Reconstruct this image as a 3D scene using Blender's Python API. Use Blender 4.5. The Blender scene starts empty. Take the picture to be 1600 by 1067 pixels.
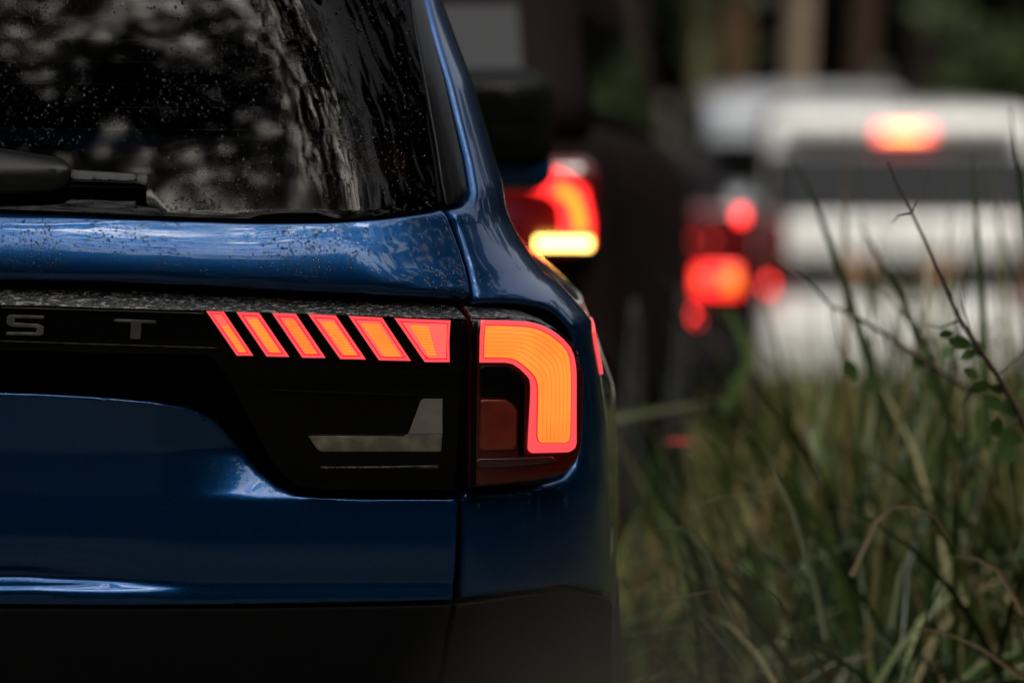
import bpy, bmesh, math, random
import numpy as np
from mathutils import Vector
from mathutils.geometry import delaunay_2d_cdt
random.seed(7); rng = np.random.default_rng(11)
scene = bpy.context.scene
COL = scene.collection
R = math.radians

# ------------------------------------------------------------------ camera
CAM_Z = 1.75; K = 1600 * 200 / 36.0; PITCH = math.atan(733 / K)
cam_d = bpy.data.cameras.new("camera"); cam = bpy.data.objects.new("camera", cam_d); COL.objects.link(cam)
cam.location = (0, 0, CAM_Z); cam.rotation_euler = (math.pi / 2 - PITCH, 0, 0)
cam_d.lens = 200; cam_d.sensor_width = 36; cam_d.clip_end = 1000; cam_d.clip_start = 0.05
cam_d.dof.use_dof = True; cam_d.dof.focus_distance = 8.0; cam_d.dof.aperture_fstop = 2.9
cam_d.dof.aperture_ratio = 1.12
scene.camera = cam

# ------------------------------------------------------------------ sky and light
SUN_EL, SUN_ROT = R(62), R(150)
w = bpy.data.worlds.new("World"); scene.world = w; w.use_nodes = True
nt = w.node_tree; nt.nodes.clear()
out = nt.nodes.new("ShaderNodeOutputWorld"); bg = nt.nodes.new("ShaderNodeBackground")
sky = nt.nodes.new("ShaderNodeTexSky"); sky.sky_type = 'NISHITA'; sky.sun_disc = False
sky.sun_elevation = SUN_EL; sky.sun_rotation = SUN_ROT; sky.dust_density = 6; sky.air_density = 1.2; sky.ozone_density = 1
hs = nt.nodes.new("ShaderNodeHueSaturation"); hs.inputs['Saturation'].default_value = 0.22
nt.links.new(sky.outputs[0], hs.inputs['Color']); nt.links.new(hs.outputs[0], bg.inputs[0])
bg.inputs[1].default_value = 0.11; nt.links.new(bg.outputs[0], out.inputs[0])
sd = bpy.data.lights.new("sun", 'SUN'); sd.energy = 1.5; sd.angle = R(25); sd.color = (1, .91, .78)
sun = bpy.data.objects.new("sun", sd); COL.objects.link(sun)
# sun direction matching the sky texture (rotation measured from +Y towards +X)
sv = Vector((math.sin(SUN_ROT) * math.cos(SUN_EL), math.cos(SUN_ROT) * math.cos(SUN_EL), math.sin(SUN_EL)))
sun.rotation_euler = sv.to_track_quat('Z', 'Y').to_euler(); sun.location = (0, -5, 30)
scene.view_settings.view_transform = 'Standard'; scene.view_settings.look = 'None'
scene.view_settings.exposure = 0.5; scene.view_settings.gamma = 1
cy = scene.cycles; cy.use_denoising = True; cy.max_bounces = 6; cy.diffuse_bounces = 3; cy.glossy_bounces = 4
cy.transmission_bounces = 4; cy.transparent_max_bounces = 8; cy.sample_clamp_indirect = 4
cy.caustics_reflective = False; cy.caustics_refractive = False

# ------------------------------------------------------------------ helpers
def link(name, me, mat=None, parent=None):
    o = bpy.data.objects.new(name, me); COL.objects.link(o)
    if mat is not None and not me.materials: me.materials.append(mat)
    if parent is not None: o.parent = parent
    return o
def tag(o, label=None, cat=None, group=None, kind=None):
    for k, v in (('label', label), ('category', cat), ('group', group), ('kind', kind)):
        if v: o[k] = v
    return o
def empty(name, loc, rot=(0, 0, 0)):
    o = bpy.data.objects.new(name, None); COL.objects.link(o); o.location = loc; o.rotation_euler = rot; o.empty_display_size = .2
    return o
def mesh_np(name, verts, faces, smooth=True, mats=None, midx=None):
    me = bpy.data.meshes.new(name)
    me.from_pydata([tuple(map(float, v)) for v in verts], [], [tuple(int(i) for i in f) for f in faces])
    if mats:
        for m in mats: me.materials.append(m)
    if midx is not None: me.polygons.foreach_set('material_index', np.asarray(midx, dtype=np.int32))
    if smooth: me.polygons.foreach_set('use_smooth', np.ones(len(me.polygons), dtype=bool))
    me.update(); return me
def quads_np(name, V, nper_face=4, mats=None, midx=None, smooth=False):
    """V: (n,4,3) separate quads"""
    n = len(V); me = bpy.data.meshes.new(name)
    me.vertices.add(n * 4); me.vertices.foreach_set('co', np.asarray(V, dtype=np.float32).ravel())
    me.loops.add(n * 4); me.loops.foreach_set('vertex_index', np.arange(n * 4, dtype=np.int32))
    me.polygons.add(n); me.polygons.foreach_set('loop_start', np.arange(0, n * 4, 4, dtype=np.int32))
    for m in mats or []: me.materials.append(m)
    if midx is not None: me.polygons.foreach_set('material_index', np.asarray(midx, dtype=np.int32))
    me.update(calc_edges=True); me.validate()
    return me

def mat(name, base, rough=.5, metal=0, coat=0, coatr=.03, spec=.5, emit=None, es=1, var=None, bump=None, trans=0, ior=1.5, island=None, vs=None):
    m = bpy.data.materials.new(name); m.use_nodes = True; t = m.node_tree; b = t.nodes['Principled BSDF']
    I = b.inputs
    I['Base Color'].default_value = (*base, 1); I['Roughness'].default_value = rough; I['Metallic'].default_value = metal
    I['Coat Weight'].default_value = coat; I['Coat Roughness'].default_value = coatr
    I['Specular IOR Level'].default_value = spec; I['IOR'].default_value = ior; I['Transmission Weight'].default_value = trans
    if emit: I['Emission Color'].default_value = (*emit, 1); I['Emission Strength'].default_value = es
    tc = t.nodes.new('ShaderNodeTexCoord')
    if var:      # (scale, colour2, lo, hi)
        n = t.nodes.new('ShaderNodeTexNoise'); n.inputs['Scale'].default_value = var[0]; n.inputs['Detail'].default_value = 6
        mr = t.nodes.new('ShaderNodeMapRange'); mr.inputs[1].default_value = var[2]; mr.inputs[2].default_value = var[3]
        mx = t.nodes.new('ShaderNodeMix'); mx.data_type = 'RGBA'
        mx.inputs[6].default_value = (*base, 1); mx.inputs[7].default_value = (*var[1], 1)
        if vs:
            mp = t.nodes.new('ShaderNodeMapping'); mp.inputs['Scale'].default_value = vs
            t.links.new(tc.outputs['Object'], mp.inputs['Vector']); t.links.new(mp.outputs[0], n.inputs['Vector'])
        else: t.links.new(tc.outputs['Object'], n.inputs['Vector'])
        t.links.new(n.outputs[0], mr.inputs[0])
        t.links.new(mr.outputs[0], mx.inputs[0]); t.links.new(mx.outputs[2], I['Base Color'])
    if island:   # list of colours chosen per blade or leaf
        g = t.nodes.new('ShaderNodeNewGeometry'); cr = t.nodes.new('ShaderNodeValToRGB'); e = cr.color_ramp
        e.interpolation = 'LINEAR'
        while len(e.elements) < len(island): e.elements.new(.5)
        for i, c in enumerate(island): e.elements[i].position = i / (len(island) - 1); e.elements[i].color = (*c, 1)
        t.links.new(g.outputs['Random Per Island'], cr.inputs[0]); t.links.new(cr.outputs[0], I['Base Color'])
    if bump:     # (scale, strength, distance)
        n = t.nodes.new('ShaderNodeTexNoise'); n.inputs['Scale'].default_value = bump[0]; n.inputs['Detail'].default_value = 4
        bp = t.nodes.new('ShaderNodeBump'); bp.inputs['Strength'].default_value = bump[1]; bp.inputs['Distance'].default_value = bump[2]
        t.links.new(tc.outputs['Object'], n.inputs['Vector']); t.links.new(n.outputs[0], bp.inputs['Height'])
        t.links.new(bp.outputs[0], I['Normal'])
        if coat: t.links.new(bp.outputs[0], I['Coat Normal'])
    return m

def paint(name, base, metal=.55, rough=.38):
    """metallic paint: fine flake sparkle and faint road film under a clear coat"""
    m = mat(name, base, rough=rough, metal=metal, coat=1, coatr=.04)
    t = m.node_tree; b = t.nodes['Principled BSDF']; tc = t.nodes.new('ShaderNodeTexCoord')
    v = t.nodes.new('ShaderNodeTexVoronoi'); v.inputs['Scale'].default_value = 900
    mx = t.nodes.new('ShaderNodeMix'); mx.data_type = 'RGBA'; mx.blend_type = 'MULTIPLY'; mx.inputs[0].default_value = .55
    mx.inputs[6].default_value = (*base, 1)
    t.links.new(tc.outputs['Object'], v.inputs['Vector']); t.links.new(v.outputs['Color'], mx.inputs[7])
    t.links.new(mx.outputs[2], b.inputs['Base Color'])
    n = t.nodes.new('ShaderNodeTexNoise'); n.inputs['Scale'].default_value = 9; n.inputs['Detail'].default_value = 8
    mr = t.nodes.new('ShaderNodeMapRange'); mr.inputs[1].default_value = .45; mr.inputs[2].default_value = .75
    mr.inputs[3].default_value = .03; mr.inputs[4].default_value = .13
    t.links.new(tc.outputs['Object'], n.inputs['Vector']); t.links.new(n.outputs[0], mr.inputs[0]); t.links.new(mr.outputs[0], b.inputs['Coat Roughness'])
    return m

def dull(name, base): return mat(name, base, rough=.6, spec=.02, coat=0, var=(6, tuple(c * .7 for c in base), .4, .7))
def tint_glass(name, tint=.25, rough=.01):
    m = bpy.data.materials.new(name); m.use_nodes = True; t = m.node_tree; t.nodes.clear()
    o = t.nodes.new('ShaderNodeOutputMaterial'); mx = t.nodes.new('ShaderNodeMixShader'); fr = t.nodes.new('ShaderNodeFresnel')
    fr.inputs[0].default_value = 1.52; tr = t.nodes.new('ShaderNodeBsdfTransparent'); tr.inputs[0].default_value = (tint, tint * 1.03, tint * .98, 1)
    gl = t.nodes.new('ShaderNodeBsdfGlossy'); gl.inputs['Roughness'].default_value = rough; gl.inputs[0].default_value = (.23, .23, .23, 1)
    t.links.new(fr.outputs[0], mx.inputs[0]); t.links.new(tr.outputs[0], mx.inputs[1]); t.links.new(gl.outputs[0], mx.inputs[2])
    t.links.new(mx.outputs[0], o.inputs[0]); return m

M = dict(
    blue=paint('blue_paint', (.003, .100, .33), .78, .28),
    black=mat('gloss_black', (.0025, .0022, .002), rough=.25, coat=.08, coatr=.03, spec=.2),
    wet=mat('wet_trim_painted_glints', (.03, .03, .03), rough=.2, metal=.5, coat=1, coatr=.12, bump=(260, .8, .003), var=(3, (.50, .48, .46), .50, .72), vs=(35, 35, 120)),  # pale streaks in the colour stand in for glints on the wet plastic
    matte=mat('black_plastic', (.003, .003, .003), spec=.12, rough=.6, bump=(400, .25, .0006)),
    void=mat('dark_cavity', (.004, .004, .004), rough=.8),
    rubber=mat('rubber', (.01, .01, .01), rough=.6),
    chrome=mat('smoked_metal', (.22, .215, .195), rough=.42, metal=.5, var=(45, (.13, .125, .11), .4, .65)),
    seam=mat('grey_trim_line', (.55, .54, .52), rough=.4, metal=.4),
    glass=tint_glass('tinted_glass', .16, .038),
    glass2=tint_glass('window_glass', .6),
    darkglass=mat('privacy_glass', (.004, .004, .004), rough=.03, coat=0, spec=.35),
    water=mat('water_drop', (.9, .9, .9), rough=.02, trans=1, ior=1.33),
    smoked=mat('smoked_red_lens', (.09, .004, .004), rough=.25, coat=1, coatr=.02),
    rib=mat('ribbed_reflector', (.50, .44, .42), rough=.35, metal=.1, coat=1),
    reverse=mat('clear_lens', (.20, .175, .125), rough=.3, metal=.1, coat=1, var=(38, (.42, .38, .28), .45, .72)),
    amber=mat('amber_lens', (.34, .05, .022), rough=.35, coat=1, var=(18, (.20, .02, .012), .35, .65)),
    rubyband=mat('ruby_band', (.07, .02, .02), rough=.3, coat=1),
    dash=mat('seat_cloth', (.02, .02, .022), rough=.9),
    tyre=mat('tyre_rubber', (.015, .015, .015), rough=.8),
    alloy=mat('alloy', (.35, .35, .36), rough=.3, metal=1),
)
def emis(name, col, s, var=None):
    s = s * .71
    m = mat(name, (.3 * col[0], .3 * col[1], .3 * col[2]), rough=.3, coat=.6, emit=col, es=s)
    if var:
        t = m.node_tree; tc = t.nodes.new('ShaderNodeTexCoord'); n = t.nodes.new('ShaderNodeTexNoise'); n.inputs['Scale'].default_value = var[0]
        mr = t.nodes.new('ShaderNodeMapRange'); mr.inputs[1].default_value = .35; mr.inputs[2].default_value = .65; mx = t.nodes.new('ShaderNodeMix'); mx.data_type = 'RGBA'
        mx.inputs[6].default_value = (*col, 1); mx.inputs[7].default_value = (*var[1], 1); t.links.new(tc.outputs['Object'], n.inputs['Vector'])
        t.links.new(n.outputs[0], mr.inputs[0]); t.links.new(mr.outputs[0], mx.inputs[0]); t.links.new(mx.outputs[2], m.node_tree.nodes['Principled BSDF'].inputs['Emission Color'])
    return m
M['dim_line'] = mat('dim_trim_line', (.10, .095, .085), rough=.4, metal=.3, var=(60, (.02, .02, .018), .45, .6))
M['orange'] = emis('lamp_orange', (1, .245, .035), 1.04, (14, (1, .335, .045)))
M['orange2'] = emis('lamp_orange_groove', (1, .15, .02), .90)
M['pink'] = emis('lamp_rim_red', (1, .075, .085), 1.2)
M['pinkline'] = emis('lamp_rim_line', (.9, .012, .03), .9)
M['rose'] = emis('lamp_rose', (1, .14, .11), 1.1)

# ------------------------------------------------------------------ rear of the blue car: surface maths
TH = R(4.2); CT, ST = math.cos(TH), math.sin(TH); XO, YO = -.728, 7.93
def to_world(u, v, z): return XO + u * CT - v * ST, YO + u * ST + v * CT, z
def project(x, y, z):
    zr = z - CAM_Z; dep = y * math.cos(PITCH) - zr * math.sin(PITCH); up = y * math.sin(PITCH) + zr * math.cos(PITCH)
    return 800 + K * x / dep, 533.5 - K * up / dep
def unproject(px, py, y):
    """world point on the ray of a pixel at world depth y"""
    a = (px - 800) / K; b = (533.5 - py) / K
    dx, dy, dz = a, math.cos(PITCH) + b * math.sin(PITCH), -math.sin(PITCH) + b * math.cos(PITCH)
    t = y / dy; return (dx * t, y, CAM_Z + dz * t)
UZ = [(.2, .893), (.85, .893), (.95, .889), (1.04, .878), (1.10, .862), (1.135, .825), (1.17, .780), (1.206, .754), (1.25, .738), (1.295, .735), (1.442, .70), (1.56, .66), (1.70, .60), (1.85, .52)]
def us_of(z): return np.interp(z, [a for a, b in UZ], [b for a, b in UZ])
def lean(z): return np.where(z > 1.265, (z - 1.265) * .62 + np.maximum(z - 1.265, 0) ** 2 * .08, 0)
RC, RV = .262, .28
def surf(s, z, h=0.0):
    """s: distance along the plan outline from the middle of the tailgate, z height, h relief outward -> local u,v,z"""
    s = np.asarray(s, float); z = np.asarray(z, float); sg = np.sign(s); sg = np.where(sg == 0, 1, sg); a = np.abs(s)
    us = us_of(z); u0 = us - RC; ph = np.clip((a - u0) / .27, 0, math.pi / 2); ext = np.maximum(a - u0 - .27 * math.pi / 2, 0)
    rear = a <= u0
    u = np.where(rear, a, u0 + RC * np.sin(ph)); v = .06 * u * u + np.where(rear, 0, RV * (1 - np.cos(ph)))
    fl = .062 * (1 - np.cos(np.clip(ext / .6, 0, 1) * math.pi)) / 2 * np.clip((1.25 - z) / .3, 0, 1)
    u = u + fl; v = v + ext
    nu = np.where(rear, .12 * a, np.sin(ph)); nv = -np.where(rear, 1, np.cos(ph)); ln = np.hypot(nu, nv); nu, nv = nu / ln, nv / ln
    u = u + nu * h; v = v + nv * h + lean(z)
    return u * sg, v, z
IH = 0.0      # relief height at which outlines are read
def inv(px, py):
    """pixel -> (s,z) on the base surface"""
    s, z = max(-.05, (px + 16) / 1111.), 1.75 - (py + 200) * 8.05 / K
    s = min(s, .80)
    for _ in range(40):
        f = lambda s, z: np.array(project(*to_world(*[float(q) for q in surf(s, z, IH)])))
        p = f(s, z); e = np.array([px, py]) - p
        if abs(e).max() < .02: break
        J = np.column_stack([(f(s + 1e-4, z) - p) / 1e-4, (f(s, z + 1e-4) - p) / 1e-4])
        try: d = np.linalg.solve(J, e)
        except Exception: break
        s += float(np.clip(d[0], -.06, .06)); z += float(np.clip(d[1], -.1, .1))
    return s, z
def pts(seq):
    o = []
    for q in seq:
        o.append((q[1], q[2]) if q[0] == 's' else inv(q[0], q[1]))
    return np.array(o, float)
def smooth_poly(P, closed=True, it=1):
    for _ in range(it):
        Q = []
        n = len(P)
        for i in range(n if closed else n - 1):
            a, b = P[i], P[(i + 1) % n]; Q += [a * .75 + b * .25, a * .25 + b * .75]
        if not closed: Q = [P[0]] + Q + [P[-1]]
        P = np.array(Q)
    return P
def resample(P, step):
    Q = []
    for i in range(len(P)):
        a, b = P[i], P[(i + 1) % len(P)]; L = np.hypot(*(b - a)); n = max(1, int(math.ceil(L / step)))
        for k in range(n): Q.append(a + (b - a) * k / n)
    return np.array(Q)
def inside(P, X):
    x, y = X[:, 0], X[:, 1]; r = np.zeros(len(X), bool); n = len(P)
    for i in range(n):
        x1, y1 = P[i]; x2, y2 = P[(i + 1) % n]
        c = ((y1 > y) != (y2 > y)) & (x < (x2 - x1) * (y - y1) / ((y2 - y1) if y2 != y1 else 1e-12) + x1)
        r ^= c
    return r
def dist_to(polys, X):
    d = np.full(len(X), 9.0)
    for P in polys:
        A = P; B = np.roll(P, -1, axis=0)
        for i in range(len(A)):
            ab = B[i] - A[i]; L = ab @ ab + 1e-15; t = np.clip(((X - A[i]) @ ab) / L, 0, 1)
            q = A[i] + t[:, None] * ab; d = np.minimum(d, np.hypot(X[:, 0] - q[:, 0], X[:, 1] - q[:, 1]))
    return d
def signed_area(P): return .5 * np.sum(P[:, 0] * np.roll(P[:, 1], -1) - np.roll(P[:, 0], -1) * P[:, 1])
def px_of(S):
    u, v, z = surf(np.abs(S[:, 0]), S[:, 1], IH); x, y, zz = to_world(u, v, z); return project(x, y, zz)

def panel(name, outline, hf, m, parent, holes=(), step=.008, grid=.016, r=.004, skirt=.018, full=False, mirror=False, rh=None, soft=0, raw=False, sharp=False):
    """A body panel cut to an outline (pixels of the photo or s,z) on the car's surface, with relief hf(px,py,s,z), rounded edges and a turned-in flange."""
    P = pts(outline) if not raw else np.array(outline, float)
    if full:      # outline given for the right half starting and ending on the centre line
        Pm = P[::-1].copy(); Pm[:, 0] *= -1; P = np.vstack([P, Pm])
        keep = [i for i in range(len(P)) if np.hypot(*(P[i] - P[i - 1])) > 1e-5]; P = P[keep]
    H = [pts(h) if not raw else np.array(h, float) for h in holes]
    if soft: P = smooth_poly(P, it=soft); H = [smooth_poly(h, it=soft) for h in H]
    if mirror:
        P = P * [-1, 1]; H = [h * [-1, 1] for h in H]
    if signed_area(P) < 0: P = P[::-1]
    H = [h if signed_area(h) < 0 else h[::-1] for h in H]
    P = resample(P, step); H = [resample(h, step) for h in H]
    loops = [P] + H
    rr = [r] + [rh if rh else r] * len(H)
    allp, edges, rim = [], [], []
    for L in loops:
        b0 = len(allp); n = len(L)
        allp += list(L); edges += [(b0 + i, b0 + (i + 1) % n) for i in range(n)]; rim.append((b0, n))
    ext = []
    for L, q in zip(loops, rr):
        T = np.roll(L, -1, axis=0) - np.roll(L, 1, axis=0); T /= np.hypot(T[:, 0], T[:, 1])[:, None] + 1e-12
        N = np.column_stack([-T[:, 1], T[:, 0]])
        for f in (.12, .35, .65, 1.0):
            X = L + N * q * f; d = dist_to(loops, X); ext.append(X[d > q * f * .85])
    E = np.vstack(ext)
    lo, hi = P.min(0), P.max(0)
    gx, gy = np.meshgrid(np.arange(lo[0] + grid / 2, hi[0], grid), np.arange(lo[1] + grid / 2, hi[1], grid)); G = np.column_stack([gx.ravel(), gy.ravel()])
    G = G + (rng.random(G.shape) - .5) * grid * .02
    if len(G): G = G[dist_to(loops, G) > max(max(rr), grid * .3)]
    for X in (E, G):
        if not len(X): continue
        k = inside(P, X)
        for h in H: k &= ~inside(h, X)
        allp += list(X[k])
    vv, ee, ff, *_ = delaunay_2d_cdt([Vector(p) for p in allp], edges, [], 0, 1e-7)
    V2 = np.array([(p.x, p.y) for p in vv]); F = np.array([list(f) for f in ff])
    C = V2[F].mean(1); k = inside(P, C)
    for h in H: k &= ~inside(h, C)
    F = F[k]
    d_all = np.full(len(V2), 0.0)
    for L, q in zip(loops, rr):
        d = dist_to([L], V2); e = np.clip(1 - d / q, 0, 1); d_all = np.maximum(d_all, q * (1 - np.sqrt(np.maximum(1 - e * e, 0))))
    px, py = px_of(V2)
    h = np.broadcast_to(np.asarray(hf(px, py, np.abs(V2[:, 0]), V2[:, 1]), float), (len(V2),)) - d_all
    u, v, z = surf(V2[:, 0], V2[:, 1], h)
    V = np.column_stack([u, v, z]); faces = [tuple(f) for f in F]
    # flange: boundary edges of the kept faces
    from collections import Counter
    cnt = Counter()
    for f in faces:
        for i in range(3): cnt[tuple(sorted((f[i], f[(i + 1) % 3])))] += 1
    bnd = []
    for f in faces:
        for i in range(3):
            a, b = f[i], f[(i + 1) % 3]
            if cnt[tuple(sorted((a, b)))] == 1: bnd.append((a, b))
    if skirt:
        bv = sorted({a for e in bnd for a in e}); idx = {a: len(V) + i for i, a in enumerate(bv)}
        u2, v2, z2 = surf(V2[bv][:, 0], V2[bv][:, 1], h[bv] - skirt); V = np.vstack([V, np.column_stack([u2, v2, z2])])
        faces += [(b, a, idx[a], idx[b]) for a, b in bnd]
    me = mesh_np(name, V, faces)
    return link(name, me, m, parent)

# ------------------------------------------------------------------ the blue car
blue_car = empty('parked_car', (XO, YO, 0), (0, 0, TH))
tag(blue_car, 'wet blue SUV in front, with letters S and T on its tailgate', 'car')
# --- pixel curves on the rear
def line(tab): xs = [a for a, b in tab]; ys = [b for a, b in tab]; return lambda x: np.interp(x, xs, ys)
y_gl = line([(-16, 329), (100, 333), (250, 340), (400, 345), (520, 344), (620, 338), (700, 326)])   # lower edge of glass
y_sb = line([(-16, 440), (150, 443), (300, 449), (500, 460), (640, 467), (725, 472)])                # lower edge of blue shoulder
y_lt = line([(-16, 446), (150, 449), (300, 455), (500, 465), (640, 471), (725, 476)])                # top of wet lip
y_lb = line([(-16, 476), (320, 486), (560, 493), (725, 499)])                                       # edge of wet lip
GAP = [(712, 326), (716, 370), (724, 430), (730, 478), (728, 560), (723, 650), (718, 770), (714, 880), (708, 950), (690, 1067)]
gx = lambda y: np.interp(y, [b for a, b in GAP], [a for a, b in GAP])
CL = -16.5
def cl(y):     # a point of the centre line at the height of pixel row y
    return ('s', 0.0, inv(-10, y)[1])
xs = lambda a, b, n: np.linspace(a, b, n)
# tailgate glass
def h_glass(px, py, s, z): return -.006 + .004 * np.sin(np.clip((z - 1.27) / .5, 0, 1) * math.pi)
glass = panel('rear_window', [cl(y_gl(-10))] + [(x, y_gl(x)) for x in xs(20, 690, 14)] + [(699, 322), (700, 312), (689, 235), (671, 140), (655, 50), (645, -10), (618, -150), ('s', .50, 1.735), ('s', 0, 1.745)],
              h_glass, M['glass'], blue_car, full=True, skirt=.006, r=.002, grid=.03)
# black frit border behind the glass edge
frit_in = [('s', -.001, inv(-10, 318)[1])]
panel('window_seal', [cl(y_gl(-10) + 3)] + [(x, y_gl(x) + 4) for x in xs(20, 690, 14)] + [(703, 328), (704, 312), (693, 235), (675, 140), (659, 50), (649, -10), (622, -150), ('s', .52, 1.745), ('s', 0, 1.755)],
      lambda px, py, s, z: -.012 + 0 * z, M['rubber'], glass, full=False, mirror=False, skirt=.004, r=.002, grid=.04,
      holes=[[('s', .003, inv(-10, 316)[1])] + [(x, y_gl(x) - 12) for x in xs(40, 600, 9)] + [(640, 318), (650, 300), (640, 235), (622, 140), (606, 50), (597, -10), (570, -130), ('s', .46, 1.70), ('s', .003, 1.71)]], soft=0)
# defroster wires
for i, yy in enumerate(range(-45, 300, 35)):
    o = panel('defroster_wire', [cl(yy), (100, yy + 1.4), (300, yy + 3.5), (585, yy + 2), (585, yy + 3), (300, yy + 4.5), (100, yy + 2.4), cl(yy + 1)], lambda px, py, s, z: -.009 + 0 * z, M['rubber'], glass, full=True, skirt=0, r=.0002, grid=.2, step=.05)

IH = .02
# tailgate shoulder: blue band under the glass
def h_sh(px, py, s, z):
    t = np.clip((py - y_gl(px) - 6) / (y_sb(px) - y_gl(px) - 6), 0, 1); tt = np.clip(t / .90, 0, 1)
    h = .002 + .036 * (1 - (1 - tt) ** 1.5) - .026 * np.clip((t - .90) / .10, 0, 1) ** 2
    return h
R1 = lambda y, off=3: (float(gx(y)) - off, y)
shoulder = panel('tailgate_shoulder', [cl(y_gl(-10) + 6)] + [(x, y_gl(x) + 6) for x in xs(20, 690, 16)] + [(706, 329), R1(345), R1(370), R1(400), R1(430), R1(455), (724, 470)] + [(x, y_sb(x)) for x in xs(700, 10, 14)] + [cl(y_sb(-10))],
                 h_sh, M['blue'], blue_car, full=True, grid=.009, r=.003, step=.008)
IH = .05
# light bar with wet lip, across the tailgate and widening into the inner lamp module
def h_bar(px, py, s, z):
    t = np.clip((py - y_lt(px)) / (y_lb(px) - y_lt(px)), 0, 1)
    lip = .004 + .054 * t ** .85
    below = .051 - .010 * np.clip((py - 545) / 30, 0, 1) - .008 * np.clip((py - 610) / 130, 0, 1)
    return np.where(py < y_lb(px), lip, below)
BAR = [cl(y_lb(-10) + 1)] + [(x, y_lb(x) + 1) for x in xs(20, 700, 12)] + [(724, y_lb(724) + 1), (725, 530), (724, 600), (719, 690), (714, 768), (600, 769), (500, 767), (470, 762), (448, 748), (425, 722), (352, 585), (338, 566), (320, 556), cl(548)]
bar = panel('light_bar', BAR, h_bar, M['black'], blue_car, full=True, grid=.012, r=.0025, skirt=.04)
lip = panel('lip', [cl(y_lt(-10))] + [(x, y_lt(x)) for x in xs(20, 700, 14)] + [(726, y_lt(726))] + [(727, y_lb(727) - .5)] + [(x, y_lb(x) - .5) for x in xs(700, 20, 14)] + [cl(y_lb(-10) - .5)],
            h_bar, M['wet'], bar, full=True, grid=.008, r=.002, skirt=.02)
lipedge = panel('trim_line', [(CL + 18, y_lb(0) + 2)] + [(x, y_lb(x) + 2) for x in xs(20, 318, 8)] + [(x, y_lb(x) + 4.3) for x in xs(318, 20, 8)] + [(CL + 18, y_lb(0) + 4.6)],
                lambda px, py, s, z: 0.0525 + 0 * z, M['seam'], bar, grid=.05, r=.0006, skirt=.002)
panel('trim_line', [(0, 532), (150, 537), (338, 543), (338, 544.3), (150, 538.4), (0, 533.4)], lambda px, py, s, z: 0.0518 + 0 * z, M['dim_line'], bar, grid=.05, r=.0004, skirt=.002)
# letters
Z3 = lambda seq: [(x * .3187, 300 + y * .3187) for x, y in seq]
hl = lambda px, py, s, z: 0.0535 + 0 * z
panel('letter', Z3([(52, 602), (216, 606), (216, 622), (74, 619), (70, 640), (188, 648), (212, 658), (216, 670), (213, 694), (200, 704), (30, 701), (32, 686), (174, 688), (180, 682), (180, 670), (168, 665), (60, 660), (38, 652), (32, 640), (34, 613), (42, 604)]), hl, M['chrome'], bar, grid=.02, r=.0008, skirt=.004, step=.003)
panel('letter', Z3([(560, 622), (764, 630), (764, 645), (694, 643), (688, 722), (636, 719), (642, 640), (558, 636)]), hl, M['chrome'], bar, grid=.02, r=.0008, skirt=.004, step=.003)

# inner lamp segments
Z4 = lambda seq: [(300 + x * .3281, 440 + y * .3281) for x, y in seq]
def inset(P, d):
    P = np.array(P, float); s = 1 if signed_area(P) > 0 else -1; n = len(P); O = []
    for i in range(n):
        a, b, c = P[i - 1], P[i], P[(i + 1) % n]
        e1 = (b - a) / np.hypot(*(b - a)); e2 = (c - b) / np.hypot(*(c - b)); n1 = s * np.array([-e1[1], e1[0]]); n2 = s * np.array([-e2[1], e2[0]])
        bis = n1 + n2; bis /= (bis @ bis) / 2 + 1e-9; O.append(b + bis * d)
    return [tuple(p) for p in O]
def fill_lanes(name, A, B, hval, mats, parent, lanes, mirror=False):
    """strip between two pixel polylines A and B; lanes = [(t0,t1,material index)]"""
    A = np.array([inv(*p) for p in A]); B = np.array([inv(*p) for p in B]); n = len(A); V = []; F = []; mi = []
    for t0, t1, k in lanes:
        b = len(V)
        for i in range(n):
            for t in (t0, t1):
                q = A[i] * (1 - t) + B[i] * t; V.append(surf(-q[0] if mirror else q[0], q[1], hval))
        for i in range(n - 1): F.append((b + 2 * i, b + 2 * i + 1, b + 2 * i + 3, b + 2 * i + 2)); mi.append(k)
    V = [tuple(float(c) for c in v) for v in V]
    me = mesh_np(name, V, F, smooth=True, mats=mats, midx=mi); return link(name, me, None, parent)
SEG = [[(65, 137), (150, 141), (292, 352), (213, 352)], [(210, 144), (320, 149), (463, 358), (355, 356)], [(380, 149), (495, 154), (636, 363), (525, 362)],
       [(552, 154), (685, 161), (828, 370), (705, 368)], [(745, 163), (905, 171), (1042, 377), (890, 374)], [(963, 173), (1230, 184), (1226, 383), (1108, 382)]]
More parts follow.
